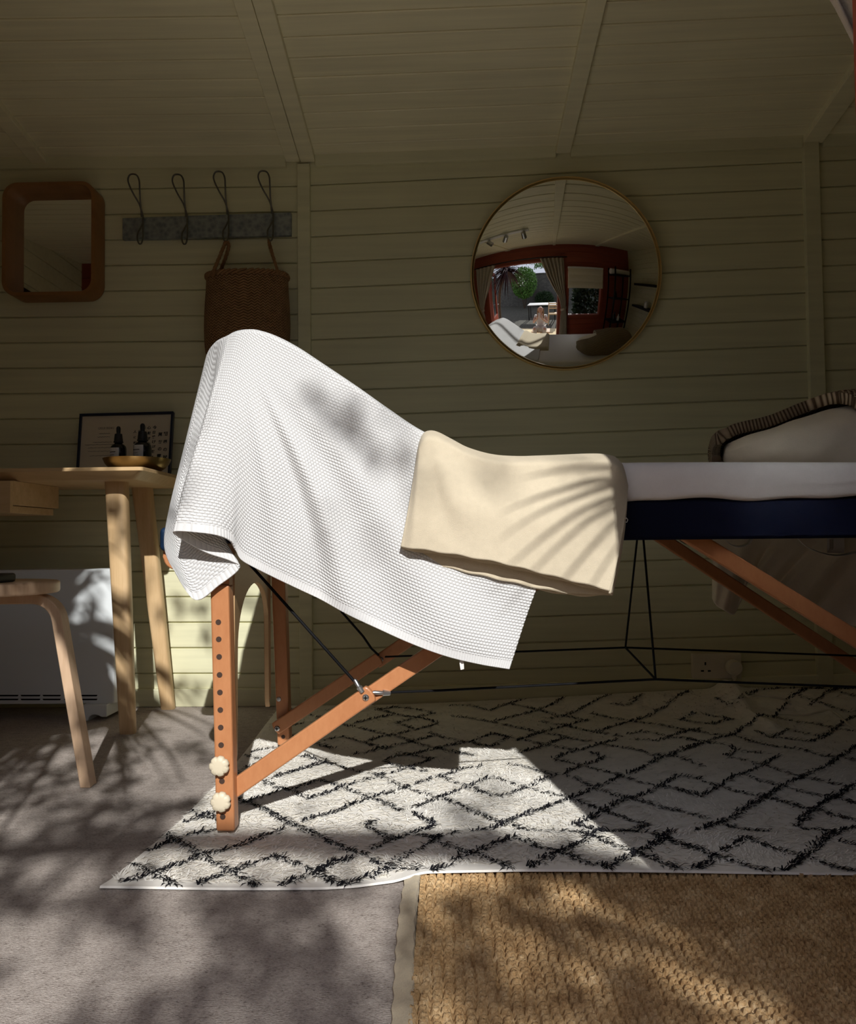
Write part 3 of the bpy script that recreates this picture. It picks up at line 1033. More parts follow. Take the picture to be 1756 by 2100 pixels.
# legs of the other half, past the edge of the picture
for y0 in (1.53, 2.13):
    leg_far_near('leg', ((1.19, 1.225), (1.20, 1.235), 0.54), y0, y0 + 0.04, 0, [], [], table)

# plywood arch panel between the two legs of an end
def arch_panel(xp, xq, parent):
    mb = MB()
    ya, yb = 1.572, 2.168
    out = [(ya, 0.535), (yb, 0.535), (yb, 0.135)]
    for k in range(7):
        a_ = -math.pi * 0.5 * k / 6
        out.append((yb - 0.028 + 0.0 - 0.022 * math.sin(math.pi * k / 6) * 0, 0.135 - 0.02 * math.sin(math.pi * k / 6)))
        break
    out += [(yb - 0.010, 0.118), (yb - 0.028, 0.118), (yb - 0.040, 0.135)]
    yi0, yi1 = ya + 0.04, yb - 0.05
    ztop = 0.450
    c = (yi0 + yi1) / 2
    w = (yi1 - yi0) / 2
    out.append((yb - 0.046, 0.26))
    for k in range(25):
        a_ = math.pi * k / 24
        out.append((c + w * math.cos(a_), ztop - 0.12 + 0.12 * math.sin(a_) ** 0.9))
    out += [(yi0 - 0.004, 0.26), (ya + 0.034, 0.135), (ya + 0.020, 0.118), (ya, 0.135)]
    poly = [Vector((xp + (xq - xp) * (y - ya) / (yb - ya), y, z)) for y, z in out]
    mb.prism(poly, (-0.012, 0, 0))
    mb.build('end_panel', M_PLY, parent, smooth=35, bevel=0.002)


arch_panel(-0.408, -0.468, table)
arch_panel(1.235, 1.235, table)


def brace(p, q, y, w=0.017, h=0.033, extend=0.0, m=M_BEECH, name='brace'):
    """flat wooden strut with rounded ends in the plane Y = y"""
    a, b = Vector((p.x, y, p.z)), Vector((q.x, y, q.z))
    d = (b - a).normalized()
    n_ = Vector((-d.z, 0, d.x))
    a = a - d * extend
    poly = []
    for k in range(9):
        t = math.pi / 2 + math.pi * k / 8
        poly.append(a + d * (math.cos(t) * 0.006) + n_ * (math.sin(t) * h / 2))
    for k in range(9):
        t = -math.pi / 2 + math.pi * k / 8
        poly.append(b + d * (math.cos(t) * 0.006) + n_ * (math.sin(t) * h / 2))
    mb = MB()
    mb.prism(poly, (0, w, 0))
    return mb.build(name, m, table, smooth=0, bevel=0.003)


def screw(x, y, z, parent, r=0.0065):
    mb = MB()
    mb.lathe((x, y, z), [(0.0, -0.0025), (r * 0.7, -0.0022), (r, 0.0), (r, 0.004), (0.0, 0.004)], 20, 0, 'Y', False)
    mb.box(x - r * 0.62, x + r * 0.62, y - 0.0032, y - 0.0018, z - r * 0.14, z + r * 0.14, 1)
    mb.box(x - r * 0.14, x + r * 0.14, y - 0.0032, y - 0.0018, z - r * 0.62, z + r * 0.62, 1)
    mb.build('screw', [M_STEEL, M_BLACK], parent)


# near lower arm, joint, upper arm
ya = 1.555
p0, p1 = P(455, 1636, ya), P(758, 1424, ya)
b1 = brace(p0, p1, ya)
s = P(750, 1431, ya - 0.001)
screw(s.x, ya - 0.001, s.z, b1)
q0, q1 = P(738, 1441, ya + 0.018), P(1225, 1107, ya + 0.018)
brace(q0, q1, ya + 0.018, 0.017, 0.031)
# far lower arm, joint, upper arm
yb = 2.150
p0, p1 = P(566, 1494, yb), P(776, 1352, yb)
b2 = brace(p0, p1, yb, 0.016, 0.034)
s = P(568.5, 1494, yb)
screw(s.x, yb - 0.001, s.z, b2, 0.007)
q0, q1 = P(781, 1353, yb + 0.017), P(1140, 1107, yb + 0.017)
b3 = brace(q0, q1, yb + 0.017, 0.016, 0.034, 0.012)
s = P(781, 1353, yb + 0.015)
screw(s.x, yb + 0.0155, s.z, b3, 0.007)
# right-hand braces
yr = 1.56
brace(P(1405, 1091, yr), Vector((1.20, yr, 0.065)), yr, 0.02, 0.030)
yr2 = 2.12
brace(P(1345, 1094, yr2), Vector((1.27, yr2, 0.045)), yr2, 0.02, 0.030)


def cable(pts, r=0.0024):
    mb = MB()
    mb.tube(pts, r, 8)
    return mb.build('cable', M_BLACK, table)


def ferrule(p, q):
    p, q = Vector(p), Vector(q)
    mb = MB()
    d = q - p
    mb.tube([p, p + d * 0.1, p + d * 0.55, p + d * 0.6, q], [0.0025, 0.004, 0.0038, 0.0058, 0.0045], 10)
    mb.build('ferrule', M_STEEL, table)


jn = P(742, 1414, 1.556)
cable([P(466, 1105, 1.60), P(515, 1160, 1.59), jn], 0.0030)
ferrule(P(727, 1393, 1.557), P(744, 1420, 1.554))
mid_n = P(1345, 1393, 1.72)
mid_f = P(1283, 1328, 2.0)
cable([P(766, 1421, 1.565), P(905, 1416, 1.62), mid_n, P(1756, 1409, 1.66), Vector((1.0, 1.60, 0.19))])
ferrule(P(764, 1420, 1.562), P(800, 1421, 1.575))
jf = P(777, 1344, 2.148)
cable([P(650, 1180, 2.12), P(702, 1256, 2.12), P(745, 1305, 2.13), P(762, 1330, 2.14), jf], 0.0030)
cable([P(790, 1347, 2.15), mid_f, P(1756, 1345, 2.10), Vector((1.1, 2.12, 0.20))])
cable([P(1307, 1106, 1.95), mid_f])
cable([P(1320, 1106, 1.80), mid_n])
cable([mid_f, mid_n])
# padded face rest stowed at the raised end
mb = MB()
c0, c1 = P(325, 1081, 1.85), P(325, 1131, 1.85)
mb.box(c0.x, TL + 0.01, 1.85, 2.02, c1.z, c0.z)
fr = mb.build('face_rest', M_NAVY2, table, bevel=0.012, seg=3)
mb = MB()
w0 = P(331, 1131, 1.86)
w1 = P(350, 1165, 1.86)
arc = []
for k in range(9):
    a_ = math.pi / 2 * k / 8
    arc.append(Vector((w0.x + 0.055 * math.sin(a_), 0, w0.z - 0.0 - 0.055 * (1 - math.cos(a_)))))
poly = [Vector((w0.x, 1.87, w0.z + 0.004)), Vector((w0.x, 1.87, w0.z - 0.012))]
for k in range(9):
    a_ = math.pi / 2 * k / 8
    poly.append(Vector((w0.x + 0.03 - 0.03 * math.cos(a_), 1.87, w0.z - 0.012 - 0.03 * math.sin(a_))))
poly += [Vector((TL - 0.004, 1.87, w0.z - 0.042)), Vector((TL - 0.004, 1.87, w0.z + 0.004))]
mb.prism(poly, (0, 0.13, 0))
mb.build('bracket', M_BEECH, fr, bevel=0.003)

# ================================================================== textiles on the table
def uv_object(name, G, UV, mats, parent=None, hem=None, smooth=180, solid=0, flip=False):
    n, m = len(G), len(G[0])
    vs = [tuple(float(c) for c in G[i][j]) for i in range(n) for j in range(m)]
    fs = []
    for i in range(n - 1):
        for j in range(m - 1):
            q = (i * m + j, (i + 1) * m + j, (i + 1) * m + j + 1, i * m + j + 1)
            fs.append(q[::-1] if flip else q)
    me = bpy.data.meshes.new(name)
    me.from_pydata(vs, [], fs)
    for mm in mats:
        me.materials.append(mm)
    me.polygons.foreach_set('use_smooth', [True] * len(me.polygons))
    if UV is not None:
        lay = me.uv_layers.new(name='UVMap')
        li = np.zeros(len(me.loops), dtype=np.int32)
        me.loops.foreach_get('vertex_index', li)
        uvf = np.asarray(UV, float).reshape(-1, 2)
        lay.data.foreach_set('uv', uvf[li].ravel())
    if hem is not None:
        at = me.attributes.new('hem', 'FLOAT', 'POINT')
        at.data.foreach_set('value', np.asarray(hem, float).ravel())
    me.update()
    o = bpy.data.objects.new(name, me)
    COL.objects.link(o)
    if parent is not None:
        attach(o, parent)
    if solid:
        md = o.modifiers.new('solid', 'SOLIDIFY')
        md.thickness = solid
        md.offset = 0
    return o


# ---- fitted white sheet over the flat half
xs = np.linspace(0.145, 1.352, 130)
G = []
for x in xs:
    t = (x - 0.145) / 1.2
    zt = 0.676 + 0.003 * math.sin(x * 5)
    low = 0.612 - 0.012 * float(smoothstep((0.45 - x) / 0.3)) + 0.0025 * math.sin(x * 19) + 0.002 * math.sin(x * 43)
    prof = [(1.5285, low), (1.517, low + 0.0015), (1.5145 + 0.001 * math.sin(x * 23), low + 0.010),
            (1.5135, low + 0.016 + 0.010 * t), (1.5115 - 0.002 * math.sin(x * 9 + 1), low + 0.019 + 0.012 * t), (1.5105, low + 0.034), (1.511, zt - 0.016), (1.514, zt - 0.006), (1.521, zt - 0.0006), (1.535, zt + 0.001),
            (1.60, zt + 0.002), (1.75, zt), (2.0, zt + 0.001), (2.12, zt), (2.165, zt - 0.004), (2.176, zt - 0.016), (2.177, zt - 0.05), (2.176, low)]
    G.append([(x, y, z) for y, z in prof])
UV = [[(x, k * 0.02) for k in range(len(G[0]))] for x in xs]
sheet = uv_object('fitted_sheet', G, None, [M_SHEET], solid=0.003)
sheet.modifiers.new('sub', 'SUBSURF').render_levels = 1
tag(sheet, 'white jersey fitted sheet stretched over the flat end of the massage table', 'bed sheet')

# ---- honeycomb towel over the raised end
# each column runs from the table edge down to the hem: photo x, photo y, distance
TC = [
    [(1172, 950, 1.520), (1135, 1100, 1.500), (1085, 1250, 1.490), (1045, 1372, 1.488)],
    [(1090, 951, 1.520), (1052, 1100, 1.497), (1010, 1240, 1.487), (985, 1362, 1.486)],
    [(1000, 944, 1.520), (968, 1090, 1.497), (940, 1220, 1.485), (915, 1345, 1.485)],
    [(930, 920, 1.520), (905, 1070, 1.496), (870, 1200, 1.486), (840, 1318, 1.487)],
    [(860, 889, 1.520), (830, 1040, 1.496), (795, 1170, 1.489), (765, 1284, 1.491)],
    [(795, 846, 1.520), (760, 1000, 1.496), (722, 1130, 1.491), (690, 1247, 1.494)],
    [(730, 800, 1.520), (697, 960, 1.496), (655, 1100, 1.492), (622, 1213, 1.496)],
    [(660, 753, 1.520), (636, 920, 1.495), (602, 1062, 1.492), (567, 1185, 1.497)],
    [(605, 717, 1.520), (586, 890, 1.493), (556, 1035, 1.490), (522, 1163, 1.496)],
    [(560, 694, 1.520), (544, 870, 1.491), (519, 1015, 1.486), (495, 1147, 1.492)],
    [(525, 683, 1.520), (511, 855, 1.488), (494, 1005, 1.480), (482, 1128, 1.484)],
    [(503, 682, 1.520), (484, 850, 1.484), (474, 1000, 1.472), (472, 1110, 1.472)],
    [(488, 684, 1.520), (458, 850, 1.480), (444, 1000, 1.462), (446, 1098, 1.456)],
    [(478, 688, 1.522), (437, 850, 1.478), (410, 1000, 1.455), (405, 1092, 1.444)],
    [(470, 693, 1.524), (425, 850, 1.478), (381, 1000, 1.455), (360, 1090, 1.446)],
    [(462, 697, 1.530), (424, 850, 1.500), (384, 1000, 1.480), (368, 1102, 1.466)],
    [(455, 700, 1.540), (428, 860, 1.515), (412, 1010, 1.500), (420, 1132, 1.490)],
    [(449, 703, 1.550), (434, 880, 1.530), (440, 1040, 1.514), (472, 1150, 1.506)],
    [(443, 707, 1.562), (426, 880, 1.540), (428, 1060, 1.520), (491, 1166, 1.513)],
    [(437, 713, 1.575), (408, 880, 1.550), (396, 1070, 1.526), (450, 1200, 1.514)],
    [(432, 719, 1.590), (394, 880, 1.560), (362, 1080, 1.530), (400, 1230, 1.514)],
    [(428, 726, 1.605), (387, 890, 1.570), (342, 1090, 1.535), (356, 1168, 1.518)],
    [(425, 733, 1.625), (386, 895, 1.585), (343, 1085, 1.550), (346, 1140, 1.530)],
]
ctrl = np.array([[list(P(*q)) for q in c] for c in TC])            # cols x 4 x 3
NU, NV = 420, 150
cu = np.stack([catmull(ctrl[:, r], NU) for r in range(4)], 1)       # NU x 4 x 3
body = np.stack([catmull(cu[i], NV) for i in range(NU)], 0)         # NU x NV x 3
# soft folds that radiate from the corner of the raised end
apex = np.array(P(492, 690, 1.52))
cx, cz = body[:, :, 0] - apex[0], apex[2] - body[:, :, 2]
ang = np.degrees(np.arctan2(cx, np.maximum(cz, 1e-4)))
rad = np.hypot(cx, cz)
vv = np.linspace(0, 1, NV)[None, :]
fold = np.zeros_like(rad)
for a0, w, amp in ((10, 3.5, 0.010), (19, 3.0, -0.013), (24, 3.0, 0.012), (31, 4.0, -0.007), (38, 4.0, 0.009), (46, 4.0, -0.006), (53, 4.5, 0.006)):
    fold += amp * np.exp(-((ang - a0 - 3.0 * np.sin(rad * 7)) / w) ** 2)
fold *= smoothstep((rad - 0.08) / 0.22) * (0.35 + 0.65 * np.clip(1 - abs(vv - 0.62) / 0.5, 0, 1)) * smoothstep((ang - 3) / 5)
body[:, :, 1] -= fold
# small hem waviness
body[:, :, 1] += 0.004 * np.sin(np.linspace(0, 30, NU))[:, None] * smoothstep((vv - 0.8) / 0.2) * (np.arange(NU) < NU * 0.6)[:, None]
# carry on over the table edge, across the top and down the far side
ridge = body[:, 0, :]
t_rows = [0.004, 0.010, 0.018, 0.030, 0.05, 0.10, 0.2, 0.34, 0.48, 0.60, 0.63, 0.645, 0.65, 0.652, 0.652]
z_rows = [0.0035, 0.006, 0.0075, 0.008, 0.008, 0.008, 0.007, 0.006, 0.006, 0.004, -0.002, -0.014, -0.05, -0.12, -0.20]
top = []
for t, z in zip(t_rows[::-1], z_rows[::-1]):
    r = ridge.copy()
    r[:, 1] = np.maximum(1.52 + t, ridge[:, 1] + t * 0.7)
    r[:, 2] += z
    k = np.clip((r[:, 1] - 1.56) / 0.08, 0, 1)
    base = np.array([(ridge_z(x) if x < 0.14 else 0.678) if x > -0.37 else -1.0 for x in r[:, 0]])
    base = np.where(r[:, 0] > 0.06, np.maximum(base, 0.6795), base)
    if z > -0.001:
        r[:, 2] = np.maximum(r[:, 2], base * k + r[:, 2] * (1 - k))
    top.append(r)
top = np.stack(top, 1)
full = np.concatenate([top, body], 1)
du = np.linalg.norm(np.diff(full, axis=0), axis=2)
dv_ = np.linalg.norm(np.diff(full, axis=1), axis=2)
# honeycomb rows follow the hem: measure from a mid line
mid = top.shape[1] + NV // 2
ulen = np.concatenate([[0], np.cumsum(du[:, mid])])
Uc = np.repeat(ulen[:, None], full.shape[1], 1)
Vc = np.concatenate([np.zeros((NU, 1)), np.cumsum(dv_, axis=1)], 1)
Lcol = Vc[:, -1:]
down = Lcol - Vc                                                    # distance from the hem
hem = smoothstep((0.017 - down) / 0.003)
is_side = (np.arange(NU) > NU * (20.3 / 22))[:, None]
hem = np.where(is_side, 0, hem)
UV = np.stack([Uc, -down + 2.0], -1)
towel = uv_object('towel', full, UV, [M_TOWEL], hem=hem, solid=0.005)
tag(towel, 'white honeycomb weave towel draped over the raised end of the massage table', 'towel')
mb = MB()
c = [P(942, 1348, 1.492), P(951, 1350, 1.492), P(952, 1372, 1.489), P(945, 1374, 1.494), P(943, 1362, 1.489)]
mb.prism(c, (0, 0.0012, 0))
mb.build('care_tag', M_LABEL, towel)

# ---- folded cream blanket
TOPB = [(858, 925), (863, 906), (871, 892), (884, 888), (900, 892), (925, 905), (960, 923), (1010, 937), (1060, 941), (1110, 940), (1160, 938), (1210, 936), (1245, 937), (1266, 944), (1279, 962), (1286, 990)]
FRONT_B = [(0, 1121), (0.24, 1136), (0.475, 1154), (0.75, 1184), (1, 1211)]
BACK_B = [(0, 1146), (0.34, 1179), (0.65, 1208), (0.83, 1219), (1, 1217)]
def blanket_layer(yoff, ins, drop, back, nu=150, nv=70):
    tp = catmull(TOPB, nu)
    G = []
    for i in range(nu):
        s = i / (nu - 1)
        tx, ty = tp[i]
        bx = 822 + ins + (1250 - 822 - ins * 0.6) * s
        bb = BACK_B if back else FRONT_B
        by = float(np.interp(s, [q[0] for q in bb], [q[1] for q in bb])) + drop + 1.2 * math.sin(s * 40 + ins)
        # right selvage bows in a little
        row = []
        yt = 1.482 + yoff
        yb = 1.452 + yoff * 1.4
        for j in range(nv):
            v = j / (nv - 1)
            x = tx + (bx - tx) * v ** 1.15
            y = ty + (by - ty) * v
            if s > 0.9:
                x += 6 * math.sin(v * math.pi) * (s - 0.9) / 0.1
            edge_ = 0.020 * (1 - v) ** 2 * float(smoothstep((s - 0.86) / 0.14)) + 0.012 * float(smoothstep((0.06 - s) / 0.06))
            yy = yt + (yb - yt) * float(smoothstep(v * 1.6)) + 0.026 * max(0, 1 - v * 16) ** 2 + edge_
            yy -= 0.007 * math.exp(-((s - 0.30) / 0.10) ** 2) * math.sin(math.pi * min(1, v * 1.1)) ** 2
            yy += 0.007 * math.exp(-((s - 0.16 - 0.1 * v) / 0.07) ** 2) * math.sin(math.pi * v) ** 2
            yy -= 0.004 * math.sin(s * 9 + v * 3) * v
            row.append(P(x, y, yy))
        pre = []
        r0 = row[0]
        for t, z in ((0.42, -0.004), (0.36, 0.003), (0.25, 0.005), (0.12, 0.006), (0.05, 0.006), (0.025, 0.0055), (0.012, 0.004), (0.004, 0.0015)):
            q = Vector((r0.x, r0.y + t, r0.z + z + yoff * -0.4))
            if t > 0.03:
                lift = 0.690 - yoff * 0.3
                if q.x < 0.12:
                    lift = max(lift, ridge_z(q.x) + 0.014)
                ramp = float(smoothstep((s - 0.05) / 0.10) * smoothstep((0.97 - s) / 0.10))
                q.z = max(q.z, q.z + (lift - q.z) * ramp)
            pre.append(q)
        G.append(pre + row)
    return G


mbB = MB()
for yo, ins, drop, bk in ((0.0, 0, 0, 0), (0.0062, 2, 3, 0), (0.0125, 5, 6, 0), (0.024, 15, 0, 1), (0.0305, 17, 4, 1)):
    mbB.grid(blanket_layer(yo, ins, drop, bk))
blanket = mbB.build('blanket', M_BLANKET, smooth=180, solid=0.0048, fix=False)
tag(blanket, 'cream fleece blanket folded in layers, hanging over the towel and table edge', 'blanket')
mb = MB()
lp = [P(1281, 1064, 1.475), P(1285, 1062, 1.472), P(1288, 1066, 1.472), P(1286, 1071, 1.472), P(1280, 1070, 1.475)]
mb.tube(lp, 0.0006, 5)
mb.build('loose_thread', M_CORD, blanket)

# ---- cream pillow at the far end
mb = MB()
pc = Vector((0.985, 1.93, 0.739))
rings = []
NR, NS = 48, 56
for i in range(NR + 1):
    t = -1 + 2 * i / NR
    x = 0.335 * math.copysign(abs(t) ** 0.9, t)
    w = max(0.0, 1 - abs(t) ** 6) ** 0.5
    hz = (0.042 + 0.060 * float(smoothstep((t + 1) / 1.1))) * (0.15 + 0.85 * w) if w > 0.001 else 0.004
    ring = []
    for k in range(NS):
        a = 2 * math.pi * k / NS
        cy, cz_ = math.cos(a), math.sin(a)
        y = 0.155 * math.copysign(abs(cy) ** 0.75, cy) * (0.15 + 0.85 * w)
        z = hz * math.copysign(abs(cz_) ** 0.8, cz_)
        z = max(z, -0.058)
        wr = 0.003 * math.sin(9 * t + 3 * a) + 0.002 * math.sin(23 * t + 5 * a)
        ring.append(pc + Vector((x, y + wr, z + wr * 0.5 + 0.02 * (t + 1) * 0.5)))
    rings.append(ring)
mb.loft(rings)
pillow = mb.build('pillow', M_CREAMC, smooth=180)
tag(pillow, 'plump cream cotton pillow lying on the white sheet under the knitted throw', 'pillow')

# ---- knitted throw over the pillow
nx_, ns_ = 130, 60
G, UV = [], []
for i in range(nx_):
    t = -1.045 + 2.05 * i / (nx_ - 1)
    tt = max(-1, min(1, t))
    x = 0.335 * math.copysign(abs(tt) ** 0.9, tt) + (0.335 * (t - tt))
    w = max(0.0, 1 - abs(tt) ** 6) ** 0.5
    hz = (0.042 + 0.060 * float(smoothstep((tt + 1) / 1.1))) * (0.15 + 0.85 * w)
    px = pc.x + x
    # front edge: stays on the ridge on the left, falls forward on the right
    a_front = math.radians(83 + 150 * float(smoothstep((px - 0.845) / 0.075)))
    a_back = math.radians(-38)
    row, ur = [], []
    for k in range(ns_):
        a = a_back + (a_front - a_back) * k / (ns_ - 1)
        cy, cz_ = math.cos(a), math.sin(a)
        off = 0.022
        y = (0.155 * math.copysign(abs(cy) ** 0.75, cy)) * (0.15 + 0.85 * w) + off * cy
        z = max(hz * math.copysign(abs(cz_) ** 0.8, cz_), -0.056) + off * cz_ + 0.004 * math.sin(px * 31)
        row.append(pc + Vector((x - (0.012 if t < -0.97 else 0), y, z + 0.02 * (tt + 1) * 0.5)))
        ur.append((x, (a - a_back) * 0.13))
    G.append(row)
    UV.append(ur)
throw = uv_object('throw', G, UV, [M_KNIT], solid=0.026)
tag(throw, 'chunky taupe knitted throw laid over the cream pillow', 'throw')

# ---- loose cream table cover hanging on the far side
CV = [(1462, 1228), (1470, 1242), (1486, 1252), (1504, 1260), (1518, 1236), (1530, 1204), (1545, 1190), (1556, 1208), (1575, 1213), (1600, 1208), (1618, 1220), (1640, 1246), (1668, 1258), (1700, 1268), (1756, 1284), (1810, 1276), (1860, 1250), (1905, 1262)]
n1, n2 = 200, 60
bt = catmull(CV, n1)
G, UV = [], []
for i in range(n1):
    s = i / (n1 - 1)
    xt = 1462 + (1905 - 1462) * s
    yb_ = 2.195
    row = []
    for j in range(n2):
        v = j / (n2 - 1)
        x = xt + (bt[i, 0] - xt) * v
        y = 1086 + (bt[i, 1] - 1086) * v
        fold = 0.020 * math.sin(s * 26 + v * 1.5) * v ** 0.7 + 0.009 * math.sin(s * 61 + 1 + v * 2) * v
        if s < 0.14:
            fold -= 0.03 * math.sin(math.pi * s / 0.14) * v ** 2
        row.append(P(x, y, yb_ + 0.012 + fold))
    G.append(row)
cover = uv_object('table_cover', G, None, [M_CREAMC], solid=0.003)
tag(cover, 'loose cream table cover with white straps hanging down the far side of the massage table', 'table cover')
def ribbon(pts, w, name, parent, m):
    pts = catmull([list(p) for p in pts], 26)
    mb = MB()
    mb.grid([[(p[0], p[1] - w / 2 + 0.0, p[2]) for p in pts], [(p[0] + 0.004, p[1] + w / 2, p[2] + 0.004) for p in pts]])
    mb.build(name, m, parent, smooth=180, solid=0.0012, fix=False)
ys_ = 2.165
ribbon([P(1385, 1098, ys_), P(1396, 1112, ys_), P(1412, 1117, ys_), P(1428, 1112, ys_), P(1436, 1098, ys_)], 0.022, 'strap', cover, M_LABEL)
ribbon([P(1478, 1098, ys_), P(1494, 1116, ys_), P(1514, 1122, ys_), P(1534, 1115, ys_), P(1546, 1098, ys_)], 0.024, 'strap', cover, M_LABEL)
ribbon([P(1628, 1098, ys_), P(1652, 1122, ys_), P(1690, 1137, ys_), P(1730, 1139, ys_), P(1790, 1122, ys_), P(1830, 1098, ys_)], 0.022, 'strap', cover, M_LABEL)
mb = MB()
c = [P(1697, 1100, 2.176), P(1732, 1100, 2.176), P(1732, 1134, 2.170), P(1697, 1134, 2.170)]
mb.prism(c, (0, 0.001, 0))
for k in range(4):
    x = 1702 + k * 2.2
    mb.prism([P(x, 1106, 2.1685), P(x + 0.9, 1106, 2.1685), P(x + 0.9, 1128 - 3 * (k % 2), 2.1685), P(x, 1128 - 3 * (k % 2), 2.1685)], (0, 0.0004, 0), 1)
mb.build('care_label', [M_LABEL, M_INK2], cover)

# ================================================================== left side: desk, stool, heater
desk = thing('desk', 'ash veneer desk with sloping under-edge and splayed round-edged legs against the back wall', 'desk', (-1.45, 2.49, 0))
DZ = P(292, 957, 2.285).z
dx1, dy0, dy1, dx0 = -0.852, 2.285, 2.735, -1.98


def rrect(x0, x1, y0, y1, r, z, n=6):
    pts = []
    for cx_, cy_, a0 in ((x1 - r, y1 - r, 0), (x0 + r, y1 - r, 90), (x0 + r, y0 + r, 180), (x1 - r, y0 + r, 270)):
        for k in range(n + 1):
            a = math.radians(a0 + 90 * k / n)
            pts.append((cx_ + r * math.cos(a), cy_ + r * math.sin(a), z))
    return pts


mb = MB()
mb.loft([rrect(dx0 + .03, dx1 - .03, dy0 + .03, dy1 - .03, 0.02, DZ - 0.034), rrect(dx0 + .028, dx1 - .028, dy0 + .028, dy1 - .028, 0.02, DZ - 0.033),
         rrect(dx0, dx1, dy0, dy1, 0.012, DZ - 0.010), rrect(dx0, dx1, dy0, dy1, 0.012, DZ - 0.001), rrect(dx0 + .001, dx1 - .001, dy0 + .001, dy1 - .001, 0.012, DZ)])
mb.build('top', M_ASH, desk, smooth=25)


def desk_leg(xt, yt, xb, yb, wt=0.031, wb=0.0215, sgn=1):
    mb = MB()
    rings = []
    for k in range(9):
        t = k / 8
        x, y, z = xb + (xt - xb) * t, yb + (yt - yb) * t, (DZ - 0.033) * t
        w = wb + (wt - wb) * t
        ring = []
        for q in range(28):
            a = 2 * math.pi * q / 28
            c, s = math.cos(a), math.sin(a)
            ring.append((x + w * math.copysign(abs(c) ** 0.55, c), y + w * 0.82 * math.copysign(abs(s) ** 0.55, s), z))
        rings.append(ring)
    mb.loft(rings)
    mb.build('leg', M_ASHLEG, desk, smooth=50)


fb, ft = P(261, 1500, 2.365), P(234, 1000, 2.375)
desk_leg(ft.x, 2.395, fb.x, 2.372)
bb, bt_ = P(345, 1446, 2.715), P(293, 1003, 2.66)
desk_leg(bt_.x, 2.655, bb.x, 2.716)
desk_leg(-1.87, 2.395, -1.91, 2.372)
desk_leg(-1.87, 2.655, -1.91, 2.716)
# drawer box slung under the top
dr = P(22, 1000, 2.27)
z0, z1, z2 = P(22, 1036, 2.27).z, P(22, 995, 2.27).z, P(20, 1051, 2.27).z
mb = MB()
mb.box(-1.66, dr.x, 2.285, 2.555, z0 + 0.0015, DZ - 0.0345)
dw = mb.build('drawer_case', M_ASH, desk, bevel=0.001)
mb = MB()
mb.box(-1.65, dr.x - 0.012, 2.285, 2.545, z2, z0)
mb.build('drawer_tray', M_ASH, desk, bevel=0.001)
mb = MB()
mb.box(-1.66, dr.x, 2.268, 2.284, z2 - 0.001, DZ - 0.036)
mb.build('drawer_front', M_ASH, desk, bevel=0.001)

# ---- stool
stool = thing('stool', 'round birch stool with bent laminated legs in front of the desk', 'stool', (-1.072, 1.85, 0))
sc = Vector((-1.072, 1.852, 0))
sz = P(60, 1193, 1.85).z
mb = MB()
mb.lathe(sc, [(0.0, sz - 0.027), (0.172, sz - 0.027), (0.1755, sz - 0.025), (0.177, sz - 0.021), (0.177, sz - 0.005), (0.1755, sz - 0.0015), (0.172, sz), (0.0, sz)], 72, cap=False)
mb.build('seat', M_BIRCH, stool, smooth=45)


def stool_leg(ang):
    c, s = math.cos(ang), math.sin(ang)
    mb = MB()
    prof = []
    zt = sz - 0.038
    path = [(0.03, zt), (0.10, zt), (0.135, zt)]
    r0, zc = 0.150, zt - 0.055
    for k in range(1, 9):
        a = math.radians(82) * k / 8
        path.append((0.135 + 0.058 * math.sin(a), zt - 0.055 * (1 - math.cos(a))))
    path.append((0.258, 0.0))
    th, w = 0.0115, 0.019
    rings = []
    for i, (r, z) in enumerate(path):
        a = Vector(path[max(0, i - 1)])
        b = Vector(path[min(len(path) - 1, i + 1)])
        d = (b - a).normalized()
        nn = Vector((-d.y, d.x))
        if i == len(path) - 1:
            nn = Vector((1, 0))
        ring = []
        ww = w
        for (p_, q_) in ((1, 1), (1, -1), (-1, -1), (-1, 1)):
            rr, zz = r + nn.x * th * p_, z + nn.y * th * p_
            zz = max(zz, 0.0)
            tx = ww * q_
            ring.append(Vector((sc.x + rr * c - tx * s, sc.y + rr * s + tx * c, zz)))
        rings.append(ring)
    mb.loft(rings)
    mb.build('leg', M_BIRCH, stool, smooth=30, bevel=0.002)


for a in (2, 122, 242):
    stool_leg(math.radians(a))
mb = MB()
cpt = P(-6, 1195, 1.80)
mb.box(cpt.x - 0.07, cpt.x + 0.012, 1.74, 1.86, sz + 0.0005, sz + 0.020)
tag(mb.build('pouch', M_RUBBER, bevel=0.006, seg=3), 'small black pouch lying on the birch stool seat', 'pouch')

# ---- panel heater
heater = thing('panel_heater', 'white enamelled panel heater standing under the desk', 'heater', (-1.50, 2.62, 0))
hx1 = P(233, 1300, 2.56).x
hz0, hz1 = P(100, 1444, 2.56).z, P(100, 1168, 2.56).z
mb = MB()
hx0 = -1.78
rings = []
for y, ins in ((2.56, 0.0), (2.563, -0.002), (2.575, -0.006), (2.645, -0.010), (2.66, 0.004)):
    rings.append([(hx0 - (-ins), y, hz0 + max(ins, 0)), (hx1 - ins, y, hz0 + max(ins, 0)), (hx1 - ins, y, hz1 - max(ins, 0) * 0), (hx0 + ins, y, hz1)])
mb.loft(rings)
mb.build('body', M_HEAT, heater, smooth=0, bevel=0.003)
for (za, zb) in ((1425, 1428), (1433, 1436)):
    for xa, xb in ((-20, 38), (42, 83), (87, 125), (131, 160), (166, 200)):
        mb = MB()
        a, b, c, d = P(xa, za, 2.559), P(xb, za, 2.559), P(xb - 2, zb, 2.559), P(xa + 2, zb, 2.559)
        mb.prism([a, b, c, d], (0, 0.0015, 0))
        mb.build('vent_slot', M_BLACK, heater, smooth=0)
